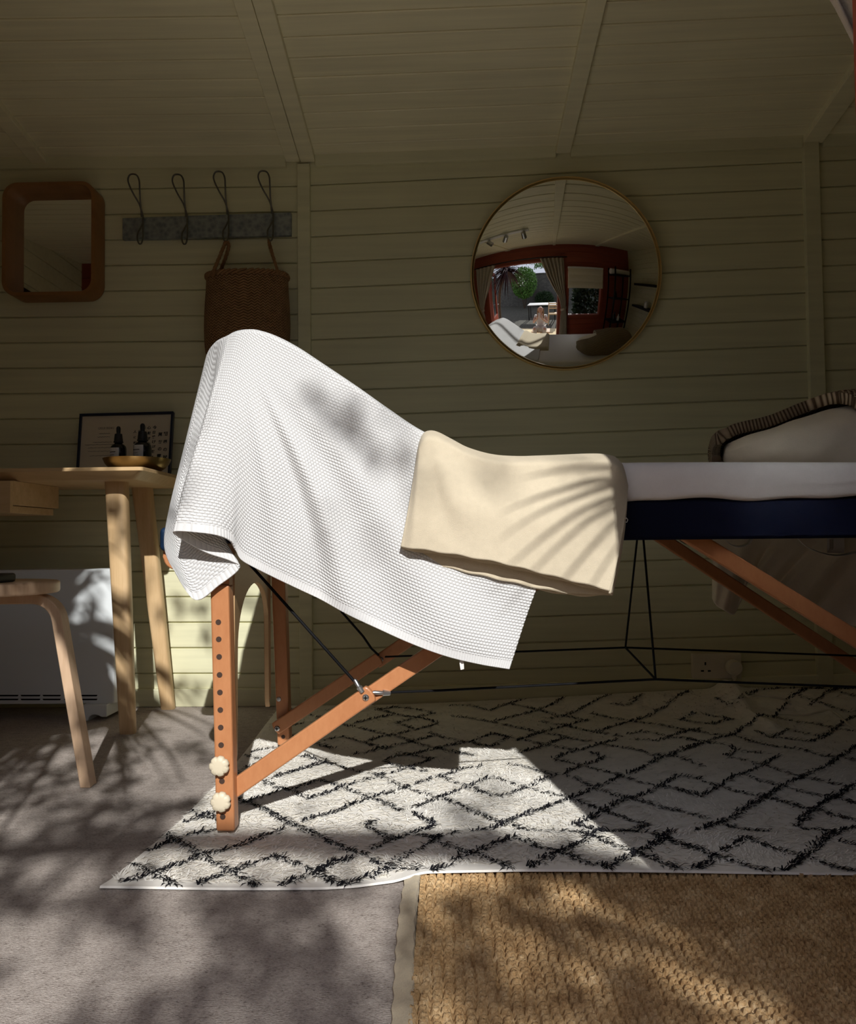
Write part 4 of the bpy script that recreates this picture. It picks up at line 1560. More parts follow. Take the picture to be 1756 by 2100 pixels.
for cx_ in (P(202, 1450, 2.56).x, -1.66):
    mb = MB()
    poly = [Vector((cx_ - 0.038, 2.535, hz0 + 0.002)), Vector((cx_ + 0.036, 2.535, hz0 + 0.002)), Vector((cx_ + 0.036, 2.535, 0.012)), Vector((cx_ + 0.022, 2.535, 0.012))]
    for k in range(7):
        a = math.pi * 0.5 * k / 6
        poly.append(Vector((cx_ + 0.02 - 0.042 * math.sin(a), 2.535, 0.012 * (1 - k / 6) + 0.016 * math.sin(math.pi * k / 6) * (1 - k / 12))))
    poly.append(Vector((cx_ - 0.034, 2.535, 0.0)))
    mb.prism(poly, (0, 0.14, 0))
    mb.build('foot', M_HEAT, heater, smooth=30, bevel=0.002)

# ---- framed certificate leaning on the wall
def lean(x, y):
    z = P(x, y, 2.70).z
    return P(x, y, 2.675 + 0.055 * (z - DZ) / 0.22)


C_TL, C_TR, C_BR, C_BL = lean(165, 850), lean(357, 845), lean(349.5, 981), lean(156.5, 985)
cert = thing('framed_certificate', 'certificate in a thin navy frame leaning on the wall behind the brass bowl', 'picture frame', (C_BL + C_BR) / 2)
def cq(u, v, d=0.0):
    """point on the picture: u right, v down, d out of the picture"""
    p = C_TL * (1 - u) * (1 - v) + C_TR * u * (1 - v) + C_BR * u * v + C_BL * (1 - u) * v
    nn = (C_TR - C_TL).cross(C_BL - C_TL).normalized()
    return p + nn * d if nn.y < 0 else p - nn * d
mb = MB()
fw, fh = 0.024, 0.034
for (u0, u1, v0, v1) in ((0, 1, 0, fh), (0, 1, 1 - fh, 1), (0, fw, fh, 1 - fh), (1 - fw, 1, fh, 1 - fh)):
    mb.hexa([cq(u0, v0, 0.008), cq(u1, v0, 0.008), cq(u1, v1, 0.008), cq(u0, v1, 0.008)], [cq(u0, v0, -0.008), cq(u1, v0, -0.008), cq(u1, v1, -0.008), cq(u0, v1, -0.008)])
mb.build('frame', M_NAVYF, cert, smooth=0, bevel=0.0012)
mb = MB()
mb.hexa([cq(fw * .5, fh * .5, 0.0), cq(1 - fw * .5, fh * .5, 0.0), cq(1 - fw * .5, 1 - fh * .5, 0.0), cq(fw * .5, 1 - fh * .5, 0.0)],
        [cq(fw * .5, fh * .5, -0.006), cq(1 - fw * .5, fh * .5, -0.006), cq(1 - fw * .5, 1 - fh * .5, -0.006), cq(fw * .5, 1 - fh * .5, -0.006)])
paper = mb.build('paper', M_PAPER, cert, smooth=0)


def text_mesh(s, size, mat, name, parent, origin, ux, vy, bold=0.0, shear=0.0):
    """lettering laid on a plane: origin = centre, ux = reading direction, vy = up"""
    cu_ = bpy.data.curves.new('tmp', 'FONT')
    cu_.body = s
    cu_.size = size
    cu_.align_x = 'CENTER'
    cu_.align_y = 'CENTER'
    cu_.offset = bold
    cu_.shear = shear
    cu_.extrude = 0.0002
    ob = bpy.data.objects.new('tmp', cu_)
    COL.objects.link(ob)
    dg = bpy.context.evaluated_depsgraph_get()
    me = bpy.data.meshes.new_from_object(ob.evaluated_get(dg))
    bpy.data.objects.remove(ob)
    return me, Vector(origin), Vector(ux).normalized(), Vector(vy).normalized()


def place_text(items, mat, name, parent):
    mb = MB()
    for me, o, ux, vy in items:
        nn = ux.cross(vy)
        mb.add([o + ux * v.co.x + vy * v.co.y + nn * v.co.z for v in me.vertices], [tuple(p.vertices) for p in me.polygons])
        bpy.data.meshes.remove(me)
    return mb.build(name, mat, parent, smooth=0, fix=False)


UXc, VYc = (C_TR - C_TL), (C_TL - C_BL)
items = []
cols = [(0.925, 0.335, ['招', '福', 'の', '秘', '法'], 0.118, 0.0140), (0.865, 0.345, ['萬', '病', 'の', '霊', '薬'], 0.108, 0.0140),
        (0.800, 0.235, ['今', '日', '丈', 'け', 'は'], 0.072, 0.0125), (0.795, 0.60, ['怒', 'る', 'な'], 0.085, 0.0115), (0.745, 0.235, ['心', '配', 'す', 'な'], 0.082, 0.0115), (0.692, 0.235, ['感', '謝', 'し', 'て'], 0.082, 0.0110),
        (0.642, 0.29, ['業', 'を', 'は', 'げ'], 0.085, 0.0110), (0.598, 0.29, ['人', 'に', '親', '切'], 0.085, 0.0100)]
for u, v, chars, dv2, size in cols:
    for i, ch in enumerate(chars):
        items.append(text_mesh(ch, size * (0.92 + 0.16 * ((i * 7 + int(u * 100)) % 3) / 2), None, None, None, cq(u + 0.004 * math.sin(i * 5 + u * 40), v + dv2 * i, 0.0006), UXc, VYc, 0.0003, 0.12))
place_text(items, M_INK, 'calligraphy', paper)['label'] = 'column of black brush calligraphy'
items = [text_mesh('USUI REIKI', 0.0115, None, None, None, cq(0.285, 0.225, 0.0006), UXc, VYc, 0.0, 0.0)]
place_text(items, M_INK2, 'heading', paper)
mb = MB()
def inkline(u0, u1, v, th):
    n = 14
    pts = [cq(u0 + (u1 - u0) * k / n, v + 0.003 * math.sin(k * 2.1 + v * 50), 0.0005) for k in range(n + 1)]
    mb.tube(pts, [th * (0.6 + 0.5 * abs(math.sin(k * 1.7 + u0 * 9))) for k in range(n + 1)], 5)
for (u0, u1, v) in ((0.215, 0.33, 0.305), (0.20, 0.33, 0.355), (0.155, 0.36, 0.437), (0.07, 0.37, 0.472), (0.105, 0.37, 0.520), (0.105, 0.37, 0.572), (0.13, 0.38, 0.640)):
    inkline(u0, u1, v, 0.0005)
mb.build('handwriting', M_INK, paper)

# ---- brass bowl with two dropper bottles
bc = Vector((-0.938, 2.475, DZ))
mb = MB()
prof = [(0.0, 0.001), (0.050, 0.001), (0.066, 0.004), (0.082, 0.014), (0.092, 0.026), (0.097, 0.037), (0.0985, 0.0405), (0.0965, 0.0405), (0.0945, 0.037), (0.089, 0.026), (0.079, 0.016), (0.064, 0.007), (0.0, 0.0045)]
mb.lathe(bc, prof, 72, cap=False)
tag(mb.build('bowl', M_BRASS, smooth=60), 'shallow aged brass bowl on the desk corner holding two bottles', 'bowl')


def bottle(x, y, h, r, label, lab):
    e = thing('dropper_bottle', label, 'bottle', (x, y, DZ + 0.006), 'dropper bottles in the brass bowl')
    c = Vector((x, y, DZ + 0.0065))
    mb = MB()
    hb = h * 0.61
    mb.lathe(c, [(0.0, 0), (r * 0.9, 0), (r, 0.003), (r, hb * 0.80), (r * 0.94, hb * 0.88), (r * 0.74, hb * 0.95), (r * 0.52, hb * 0.985), (r * 0.46, hb), (r * 0.46, hb + 0.004), (0, hb + 0.004)], 40, cap=False)
    b = mb.build('bottle_body', M_BOTTLE, e, smooth=60)
    mb = MB()
    mb.lathe(c, [(0.0, hb + 0.002), (r * 0.60, hb + 0.002), (r * 0.62, hb + 0.005), (r * 0.56, hb + 0.0065), (r * 0.54, hb + 0.012), (r * 0.46, hb + h * 0.21), (r * 0.42, hb + h * 0.215), (0, hb + h * 0.215)], 40, cap=False)
    mb.build('collar', M_RUBBER, e, smooth=40)
    mb = MB()
    z = hb + h * 0.21
    mb.lathe(c, [(0.0, z), (r * 0.27, z), (r * 0.25, z + h * 0.03), (r * 0.27, z + h * 0.08), (r * 0.265, z + h * 0.135), (r * 0.2, z + h * 0.165), (r * 0.1, z + h * 0.178), (0, z + h * 0.18)], 32, cap=False)
    mb.build('dropper_bulb', M_RUBBER, e, smooth=60)
    mb = MB()
    lz0, lz1 = hb * 0.05, hb * lab
    rr = r + 0.0004
    G = []
    for k in range(17):
        a = math.radians(-158 + 92 * k / 16)
        G.append([(c.x + rr * math.cos(a), c.y + rr * math.sin(a), c.z + z_) for z_ in (lz0, lz1)])
    mb.grid(G)
    lb = mb.build('bottle_label', M_LABEL, b, smooth=180)
    mb = MB()
    for q, (k0, k1, f, th) in enumerate(((0, 9, 0.80, 0.0011), (1, 7, 0.66, 0.0005), (1, 8, 0.56, 0.0005))):
        zc = c.z + lz0 + (lz1 - lz0) * f
        G = []
        for k in range(k0, k1 + 3):
            a = math.radians(-152 + 92 * k / 16)
            G.append([(c.x + (rr + 0.0004) * math.cos(a), c.y + (rr + 0.0004) * math.sin(a), zc + s_ * th) for s_ in (-1, 1)])
        mb.grid(G)
    mb.build('label_print', M_INK, lb, smooth=180)


b1 = P(243, 900, 2.47)
b2_ = P(292, 900, 2.47)
zt1, zt2 = P(243, 874, 2.47).z, P(294, 868, 2.47).z
bottle(b1.x, 2.47, zt1 - DZ - 0.0065, 0.0232, 'shorter black dropper bottle in the brass bowl, left of its twin', 0.82)
bottle(b2_.x, 2.472, zt2 - DZ - 0.0065, 0.0262, 'taller black dropper bottle in the brass bowl, nearer the bowl centre', 0.86)

# ================================================================== on the back wall
# ---- wooden framed mirror
rm = thing('framed_mirror', 'rectangular mirror in a deep bent wood frame with rounded corners', 'mirror', P(100, 490, 2.72))
r0, r1 = P(4, 374, 2.675), P(194, 604, 2.675)
def rr_xz(x0, x1, z0, z1, r, y, n=8):
    return [(p[0], y, p[1]) for p in [(q[0], q[1]) for q in rrect(x0, x1, z0, z1, r, 0, n)]]
mb = MB()
x0, x1, z1, z0 = r0.x, r1.x, r0.z, r1.z
t = 0.0135
o_, i_ = [], []
for (ins, y, rr) in ((0, 2.755, 0.05), (0, 2.678, 0.05), (0.0015, 2.675, 0.049), (t - 0.0015, 2.675, 0.04), (t, 2.678, 0.0395), (t, 2.738, 0.0395)):
    o_.append(rr_xz(x0 + ins, x1 - ins, z0 + ins, z1 - ins, rr, y))
mb.loft(o_, cap=False)
mb.build('frame', M_FRAMEW, rm, smooth=40)
mb = MB()
mb.prism(rr_xz(x0 + t * .8, x1 - t * .8, z0 + t * .8, z1 - t * .8, 0.040, 2.736), (0, 0.004, 0))
mb.build('mirror_glass', M_MIRROR, rm, smooth=0)

# ---- round convex mirror
MR, MC = 0.314, P(1160.5, 562, 2.715)
ROC = 0.86
vm = thing('convex_mirror', 'large round convex mirror with a thin brass rim', 'mirror', MC)
tilt = Matrix.Translation(MC) @ Matrix.Rotation(math.radians(5.6), 4, 'X')
mb = MB()
sag = ROC - math.sqrt(ROC ** 2 - (MR - 0.004) ** 2)
rings = []
for k in range(40):
    r = (MR - 0.004) * (k + 0.02) / 39.02
    y = (ROC - math.sqrt(ROC ** 2 - r * r)) - sag
    rings.append([tilt @ Vector((r * math.cos(2 * math.pi * q / 160), y, r * math.sin(2 * math.pi * q / 160))) for q in range(160)])
mb.loft(rings)
mb.build('mirror_glass', M_MIRROR, vm, smooth=180)
mb = MB()
rings = []
for q in range(160):
    a = 2 * math.pi * q / 160
    prof = []
    for rr, yy in ((MR - 0.0045, -0.003), (MR - 0.0035, -0.006), (MR - 0.001, -0.006), (MR, -0.004), (MR, 0.022), (MR - 0.004, 0.022)):
        prof.append(tilt @ Vector((rr * math.cos(a), yy, rr * math.sin(a))))
    rings.append(prof)
rings.append(rings[0])
mb.loft(rings, cap=False)
mb.build('rim', M_GOLD, vm, smooth=40)

# ---- hook rail
rail = thing('coat_hook_rail', 'galvanised metal rail with four wire coat hooks', 'coat hooks', P(423, 460, 2.75))
mb = MB()
a = [P(251, 447, 2.742), P(597, 435, 2.742), P(597, 482, 2.742), P(251, 491, 2.742)]
mb.prism(a, (0, 0.018, 0))
mb.build('back_plate', M_ZINC, rail, smooth=0, bevel=0.0015)
for dx, dy in ((0, 0), (91, 0.5), (175.5, -5.5), (267, -6.5)):
    mb = MB()
    pts = [(293, 458, 2.730), (287, 470, 2.722), (282.5, 478, 2.712), (282, 490, 2.700), (285, 499, 2.690), (290, 499, 2.690), (293, 488, 2.705), (293.5, 470, 2.726), (293, 445, 2.734), (291.5, 436, 2.734),
           (285, 417, 2.722), (274, 398, 2.708), (265.5, 380, 2.700), (262.5, 368, 2.696), (266, 359, 2.694), (273.5, 357, 2.694), (281, 360, 2.694), (285.5, 370, 2.696), (286.5, 385, 2.700), (287.5, 410, 2.714), (289.5, 430, 2.730), (290.5, 445, 2.737)]
    pts = [list(P(x + dx, y + dy, Y)) for x, y, Y in pts]
    mb.tube(catmull(pts, 120), 0.0027, 8)
    mb.build('hook', M_WIRE, rail, smooth=180)

# ---- woven bag
bag = thing('basket_bag', 'brown woven seagrass bag hanging by rope handles from the hook rail', 'bag', P(507, 640, 2.68))
prof = [(762, 0.100, 0.040), (752, 0.112, 0.050), (730, 0.127, 0.060), (700, 0.1345, 0.066), (660, 0.1375, 0.069), (620, 0.1355, 0.069), (585, 0.132, 0.067), (556, 0.1305, 0.064)]
G, UV = [], []
cy_ = 2.676
NB = 96
rows = []
for i, (py, a, b) in enumerate(prof):
    z = P(507, py, cy_ - b).z
    rows.append((P(507 + (0.5 if py < 700 else 0), py, cy_).x, z, a, b))
arr = catmull(rows, 50)
for k in range(NB + 1):
    th = 2 * math.pi * k / NB
    row, ur = [], []
    for (xc, z, a, b) in arr:
        c, s = math.cos(th), math.sin(th)
        row.append((xc + a * math.copysign(abs(c) ** 0.8, c), cy_ + b * math.copysign(abs(s) ** 0.8, s), z))
        ur.append((th * 0.12, z))
    G.append(row)
    UV.append(ur)
bb_ = uv_object('bag_body', G, UV, [M_BASKET], bag, solid=0.005)
mb = MB()
mb.prism([(g[0][0], g[0][1], g[0][2]) for g in G[:-1]], (0, 0, 0.004))
mb.build('bag_base', M_BASKET, bag, smooth=0)
mb = MB()
xc, z, a, b = arr[-1]
nb = 46
for k in range(nb):
    th = 2 * math.pi * k / nb
    pts = []
    for q in range(7):
        t = th + (q - 3) / 6 * 2 * math.pi / nb * 1.9
        c, s = math.cos(t), math.sin(t)
        u = math.sin(math.pi * q / 6)
        pts.append((xc + (a + 0.003 + 0.002 * u) * math.copysign(abs(c) ** 0.8, c), cy_ + (b + 0.003 + 0.002 * u) * math.copysign(abs(s) ** 0.8, s), z - 0.008 + 0.016 * q / 6))
    mb.tube(pts, [0.002, 0.0036, 0.0042, 0.0042, 0.0042, 0.0036, 0.002], 6)
mb.build('rim_braid', M_BASKET, bag, smooth=180)
for path, r in (([(437, 566, 2.606), (440, 552, 2.608), (449, 530, 2.64), (458, 508, 2.68), (464, 495, 2.692), (469, 505, 2.70), (462, 530, 2.705), (452, 556, 2.71)], 0.0058),
                ([(572, 563, 2.606), (567, 548, 2.608), (560, 528, 2.64), (553, 506, 2.68), (551, 492, 2.692), (555, 505, 2.70), (562, 530, 2.705), (570, 556, 2.71)], 0.0042)):
    pts = catmull([list(P(*q)) for q in path], 60)
    mb = MB()
    for ph in (0, 2.1, 4.2):
        strand = []
        for i, p in enumerate(pts):
            an = ph + i * 0.75
            strand.append((p[0] + r * 0.55 * math.cos(an), p[1] + r * 0.55 * math.sin(an), p[2] + r * 0.2 * math.sin(an)))
        mb.tube(strand, r * 0.62, 6)
    mb.build('handle', M_BASKET, bag, smooth=180)

# ---- double socket and plug
sk = thing('wall_socket', 'cream double wall socket low on the back wall', 'socket', P(1471, 1366, 2.755))
s0, s1 = P(1420, 1341, 2.742), P(1522, 1392, 2.742)
mb = MB()
mb.box(s0.x, s1.x, 2.742, 2.762, s1.z, s0.z)
mb.build('face_plate', M_SOCKET, sk, smooth=0, bevel=0.003)
for (px_c, py_c, w, h) in ((1447, 1361, 3, 6), (1441, 1376, 6, 3), (1455, 1376, 6, 3)):
    mb = MB()
    c = P(px_c, py_c, 2.7416)
    mb.box(c.x - w * 0.0008, c.x + w * 0.0008, 2.7412, 2.743, c.z - h * 0.0008, c.z + h * 0.0008)
    mb.build('pin_hole', M_BLACK, sk, smooth=0)
for px_c in (1468, 1482):
    mb = MB()
    c = P(px_c, 1356, 2.7416)
    mb.box(c.x - 0.0055, c.x + 0.0055, 2.7385, 2.743, c.z - 0.010, c.z + 0.008)
    mb.build('switch', M_SOCKET, sk, smooth=0, bevel=0.001)
plug = thing('power_plug', 'round white plug with its flex running over the shaggy rug', 'plug', P(1503, 1370, 2.73))
c = P(1503, 1368, 2.735)
mb = MB()
mb.lathe(c, [(0.0, 0.003), (0.024, 0.003), (0.0255, -0.002), (0.025, -0.022), (0.021, -0.029), (0.0, -0.031)], 40, 0, 'Y', False)
p = c + Vector((0.0, -0.012, -0.018))
mb.tube([p, p + Vector((0, 0, -0.014)), p + Vector((0.001, 0, -0.020)), p + Vector((0.001, 0, -0.032))], [0.0085, 0.0075, 0.0055, 0.0045], 14)
mb.build('plug_body', M_SOCKET, plug, smooth=50)
mb = MB()
p = p + Vector((0.001, 0, -0.028))
def on_rug(x, y, dz=0.006):
    q = PZ(x, y, 0.03)
    q = PZ(x, y, float(rug_z(q.x, q.y)) + dz)
    return q
pts = [p, p + Vector((0.003, -0.004, -0.020))]
pts += [Vector((0.91, 2.70, rug_z(0.91, 2.70) - 0.004)), Vector((0.925, 2.66, rug_z(0.925, 2.66) - 0.004))] + [on_rug(x, y) for x, y in ((1534, 1428), (1560, 1427), (1590, 1430), (1612, 1436), (1624, 1446))]
mb.tube(catmull([list(q) for q in pts], 70), 0.0032, 8)
pts = [on_rug(x, y) for x, y in ((1596, 1462), (1622, 1464), (1652, 1466), (1680, 1460), (1704, 1457), (1724, 1470), (1742, 1486), (1765, 1496), (1830, 1510))]
mb.tube(catmull([list(q) for q in pts], 70), 0.0032, 8)
mb.build('flex', M_CORD, plug, smooth=180)

# ================================================================== things by the front wall, seen in the mirrors
def curtain(xl_f, xr_f, z_top, z_bot, ybase, npl, name, label, tie):
    nu_, nv2 = 140, 110
    G = []
    for j in range(nv2):
        z = z_top + (z_bot - z_top) * j / (nv2 - 1)
        a, b = xl_f(z), xr_f(z)
        dep = 0.006 + 0.018 * min(1, abs(b - a) / 0.35)
        row = []
        for i in range(nu_):
            u = i / (nu_ - 1)
            row.append((a + (b - a) * u, ybase + dep * math.sin(u * npl * 2 * math.pi + 0.4 * math.sin(z * 3)) + 0.004 * math.sin(u * 31 + z * 9), z))
        G.append(row)
    e = uv_object(name, G, None, [M_CURTAIN], solid=0.003)
    tag(e, label, 'curtain')
    mb = MB()
    x0, x1, z = xl_f(tie), xr_f(tie), tie
    cx_, w = (x0 + x1) / 2, (x1 - x0) / 2 + 0.012
    rings = []
    for k in range(41):
        t = 2 * math.pi * k / 40
        rings.append([(cx_ + (w + o) * math.cos(t), ybase + (0.04 + o) * math.sin(t), z + h + 0.02 * math.cos(t)) for o, h in ((0, -0.02), (0.004, -0.02), (0.004, 0.02), (0, 0.02))])
    mb.loft(rings, cap=False)
    mb.build('tie_back', M_CURTAIN, e, smooth=60)
    return e


ce0, ce1 = P(1701, 0, 0.962), P(1755, 108, 0.962)
def cr_left(z):
    return float(np.interp(z, [0.30, 0.80, 0.93, ce1.z, ce0.z, 1.30, 1.5, 1.84], [0.50, 0.512, 0.525, ce1.x, ce0.x, 0.375, 0.27, 0.14]))
def cr_right(z):
    return float(np.interp(z, [0.30, 0.80, 0.93, 1.1, 1.3, 1.84], [0.66, 0.63, 0.60, 0.60, 0.58, 0.56]))
curtain(cr_left, cr_right, 1.84, 0.30, 0.955, 6, 'curtain', 'oatmeal linen curtain tied back at the right side of the doorway', 0.93)
def cl_left(z):
    return float(np.interp(z, [0.30, 0.80, 0.93, 1.3, 1.84], [-1.26, -1.22, -1.19, -1.20, -1.24]))
def cl_right(z):
    return float(np.interp(z, [0.30, 0.80, 0.93, 1.15, 1.4, 1.84], [-1.08, -1.08, -1.09, -1.02, -0.90, -0.74]))
curtain(cl_left, cl_right, 1.84, 0.30, 0.965, 5, 'curtain', 'oatmeal linen curtain tied back at the left side of the doorway', 0.93)
mb = MB()
mb.tube([(-1.30, 0.965, 1.855), (0.62, 0.965, 1.855)], 0.011, 12)
tag(mb.build('curtain_pole', M_BLACKM), 'slim dark pole carrying the two linen curtains over the doorway', 'curtain pole')

# roman blind on the window
G = []
for j in range(60):
    z = 1.66 - 0.36 * j / 59
    G.append([(0.635 + 0.69 * i / 39, 0.938 + 0.008 * abs(math.sin((1.66 - z) * 26)) + 0.002 * math.sin(i * 0.5), z) for i in range(40)])
bl_ = uv_object('roman_blind', G, None, [M_CREAMC], solid=0.003)
tag(bl_, 'cream roman blind drawn part way down the front window', 'blind')
mb = MB()
mb.box(0.635, 1.325, 0.922, 0.952, 1.655, 1.685)
mb.build('head_rail', M_WHITEP, bl_, bevel=0.002)

# ladder shelf
ls = thing('shelf_unit', 'tall open black metal shelf unit in the front right corner', 'shelf unit', (1.62, 1.08, 0))
for x in (1.44, 1.80):
    for y in (0.96, 1.22):
        mb = MB()
        mb.box(x - 0.011, x + 0.011, y - 0.011, y + 0.011, 0, 1.70)
        mb.build('post', M_BLACKM, ls, smooth=0)
for z in (0.30, 0.72, 1.14, 1.56):
    mb = MB()
    mb.box(1.43, 1.81, 0.95, 1.23, z, z + 0.016)
    mb.build('shelf', M_BLACKM, ls, smooth=0)
mb = MB()
mb.lathe((0, 1.10, 1.576 + 0.05), [(0.0, 1.40), (0.046, 1.40), (0.05, 1.405), (0.05, 1.83), (0.046, 1.835), (0, 1.835)], 32, 0, 'X', False)
tag(mb.build('rolled_towel', M_SHEET), 'rolled white towel lying on top of the black shelf unit', 'towel')
for i, (x, z, h, lab) in enumerate(((1.53, 1.156, 0.13, 'dark glass bottle standing on the upper middle shelf of the black shelf unit'), (1.56, 0.736, 0.17, 'tall dark bottle at the wall end of the lower middle shelf of the black unit'), (1.66, 0.736, 0.12, 'white bottle beside a dark one on the lower middle shelf of the black unit'))):
    mb = MB()
    r = 0.026
    mb.lathe((x, 1.12, z), [(0, 0), (r, 0), (r, h * 0.6), (r * 0.4, h * 0.75), (r * 0.4, h), (0, h)], 24, cap=False)
    tag(mb.build('bottle', M_WHITEP if i == 2 else M_BOTTLE), lab, 'bottle')
for i, (z, y0, y1) in enumerate(((1.42, 1.30, 1.85), (1.05, 1.30, 1.95))):
    mb = MB()
    mb.box(XR - 0.17, XR + 0.002, y0, y1, z, z + 0.035)
    tag(mb.build('wall_shelf', M_BLACKM, smooth=0, bevel=0.002), ('upper' if i == 0 else 'lower') + ' black floating shelf on the right-hand cabin wall', 'shelf')
mb = MB()
mb.lathe((XR - 0.09, 1.62, 1.0855), [(0, 0), (0.036, 0), (0.038, 0.004), (0.038, 0.075), (0.030, 0.085), (0.030, 0.10), (0, 0.10)], 28, cap=False)
tag(mb.build('jar', M_WHITEP), 'small white jar on the lower black wall shelf', 'jar')

# ceiling spotlights
def cz_(x, y, d=0.0):
    return Vector((x, y, ceil_z(x, y) - d))
sp = thing('spotlight_bar', 'white ceiling bar with four small steel spotlights near the doorway', 'spotlights', cz_(-0.20, 1.90))
mb = MB()
mb.bar(cz_(-0.58, 1.90, 0.012), cz_(0.12, 1.90, 0.012), 0.05, 0.022)
mb.build('bar', M_WHITEP, sp, bevel=0.003)
for k in range(4):
    x = -0.53 + 0.20 * k
    p = cz_(x, 1.90, 0.022)
    d = Vector((math.sin(k * 2.1) * 0.7, -0.4 + 0.5 * math.cos(k * 1.3), -0.5)).normalized()
    mb = MB()
    mb.tube([p, p + Vector((0, 0, -0.035))], 0.006, 10)
    c = p + Vector((0, 0, -0.045))
    mb.tube([c - d * 0.035, c - d * 0.03, c + d * 0.03, c + d * 0.04], [0.012, 0.024, 0.026, 0.027], 20)
    mb.build('spot_head', M_STEEL, sp)
# picture on the left wall, glimpsed in the wooden mirror
pf = thing('framed_print', 'black framed print hanging on the left wall, seen in the wooden mirror', 'picture frame', (XL + 0.01, 1.50, 1.55))
mb = MB()
for (ya_, yb_2, za, zb) in ((1.28, 1.74, 1.755, 1.78), (1.28, 1.74, 1.30, 1.325), (1.28, 1.305, 1.325, 1.755), (1.715, 1.74, 1.325, 1.755)):
    mb.box(XL + 0.001, XL + 0.022, ya_, yb_2, za, zb)
mb.build('frame', M_BLACKM, pf, smooth=0)
mb = MB()
mb.box(XL + 0.001, XL + 0.008, 1.30, 1.72, 1.32, 1.76)
mb.build('print', M_PAPER, pf, smooth=0)

# ================================================================== garden
def leaf_quad(mb, c, d, n_, L, w, mi=0):
    """pointed oval leaf from c along d"""
    s = d.cross(n_).normalized()
    m = c + d * (L * 0.45) - n_ * (L * 0.05)
    t = c + d * L - n_ * (L * 0.22)
    q1 = c + d * (L * 0.2)
    q2 = c + d * (L * 0.75) - n_ * (L * 0.12)
    mb.add([c, q1 + s * w * 0.75, m + s * w, q2 + s * w * 0.6, t, q2 - s * w * 0.6, m - s * w, q1 - s * w * 0.75, m],
           [(0, 1, 8), (1, 2, 8), (2, 3, 8), (3, 4, 8), (4, 5, 8), (5, 6, 8), (6, 7, 8), (7, 0, 8)], mi)


def rnd_dir():
    v = RNG.normal(0, 1, 3)
    return Vector(v.tolist()).normalized()


def strap(mb, base, d, L, w, droop, mi=0):
    pts = []
    n_ = 10
    for k in range(n_):
        t = k / (n_ - 1)
        pts.append(base + d * (L * t) + Vector((0, 0, -droop * L * t * t)))
    o = len(mb.v)
    side = d.cross(Vector((0, 0, 1)))
    side = side.normalized() if side.length > 1e-3 else Vector((1, 0, 0))
    for k, p in enumerate(pts):
        t = k / (n_ - 1)
        ww = w * (0.55 + 0.45 * min(1, t * 5)) * (1 - t ** 2.2) + 0.0006
        mb.v += [tuple(p - side * ww + Vector((0, 0, ww * 0.4))), tuple(p), tuple(p + side * ww + Vector((0, 0, ww * 0.4)))]
        if k:
            a = o + 3 * (k - 1)
            mb.f += [(a, a + 1, a + 4, a + 3), (a + 1, a + 2, a + 5, a + 4)]
            mb.m += [mi, mi]


# cordyline beside the right door post: its strap leaves shade the blanket
cord = thing('cordyline', 'purple leaved cordyline palm close outside the right door post', 'palm', (0.78, -0.14, GZ))
crown = Vector((0.735, -0.06, 1.650))
mb = MB()
mb.tube(catmull([(0.78, -0.14, GZ), (0.77, -0.12, 0.5), (0.75, -0.08, 1.2), tuple(crown)], 20), 0.03, 12)
mb.build('trunk', M_BARK, cord, smooth=60)
mb = MB()
SP = Vector((-0.29, 1.53, -1.0))
for (dx_, dy_, dz_, L, w, dr) in ((-1, -0.05, 0.10, 0.33, 0.013, 0.30), (-1, 0.02, -0.05, 0.34, 0.013, 0.34), (-1, -0.02, -0.20, 0.35, 0.014, 0.36), (-1, 0.05, -0.36, 0.36, 0.014, 0.38),
                                   (-0.95, 0.0, -0.55, 0.37, 0.014, 0.40), (-0.85, 0.06, -0.75, 0.37, 0.014, 0.42), (-0.7, 0.0, -0.95, 0.38, 0.014, 0.35), (-0.5, 0.05, -1.05, 0.38, 0.015, 0.2), (-1, 0.0, 0.26, 0.30, 0.012, 0.25)):
    strap(mb, crown + Vector((-0.03, 0, 0)), Vector((dx_, dy_, dz_)).normalized(), L, w, dr)
for k in range(46):
    a = RNG.uniform(0.30 * math.pi, 0.52 * math.pi)
    el = RNG.uniform(-0.2, 1.1)
    d = Vector((math.cos(a) * math.cos(el), -abs(math.sin(a)) * math.cos(el), math.sin(el)))
    if d.x < -0.05:
        continue
    strap(mb, crown, d.normalized(), RNG.uniform(0.35, 0.6), 0.013, RNG.uniform(0.3, 0.8))
mb.build('leaves', M_CORDY, cord, smooth=0, fix=False)['kind'] = 'stuff'

cord2 = thing('cordyline', 'tall purple leaved cordyline palm outside to the left of the doorway', 'palm', (-1.30, -0.25, GZ))
crown2 = Vector((-0.80, 0.17, 1.80))
mb = MB()
mb.tube(catmull([(-1.30, -0.25, GZ), (-1.28, -0.22, 0.7), (-1.12, -0.06, 1.4), tuple(crown2)], 24), 0.045, 12)
mb.build('trunk', M_BARK, cord2, smooth=60)
mb = MB()
for k in range(300):
    a = RNG.uniform(0, 2 * math.pi)
    el = RNG.uniform(-0.5, 1.2)
    d = Vector((math.cos(a) * math.cos(el), math.sin(a) * math.cos(el), math.sin(el)))
    if d.x > 0.35 and d.y > -0.2:
        continue
    strap(mb, crown2, d, RNG.uniform(0.45, 0.68), 0.017, RNG.uniform(0.4, 0.9))
mb.build('leaves', M_CORDY, cord2, smooth=0, fix=False)['kind'] = 'stuff'

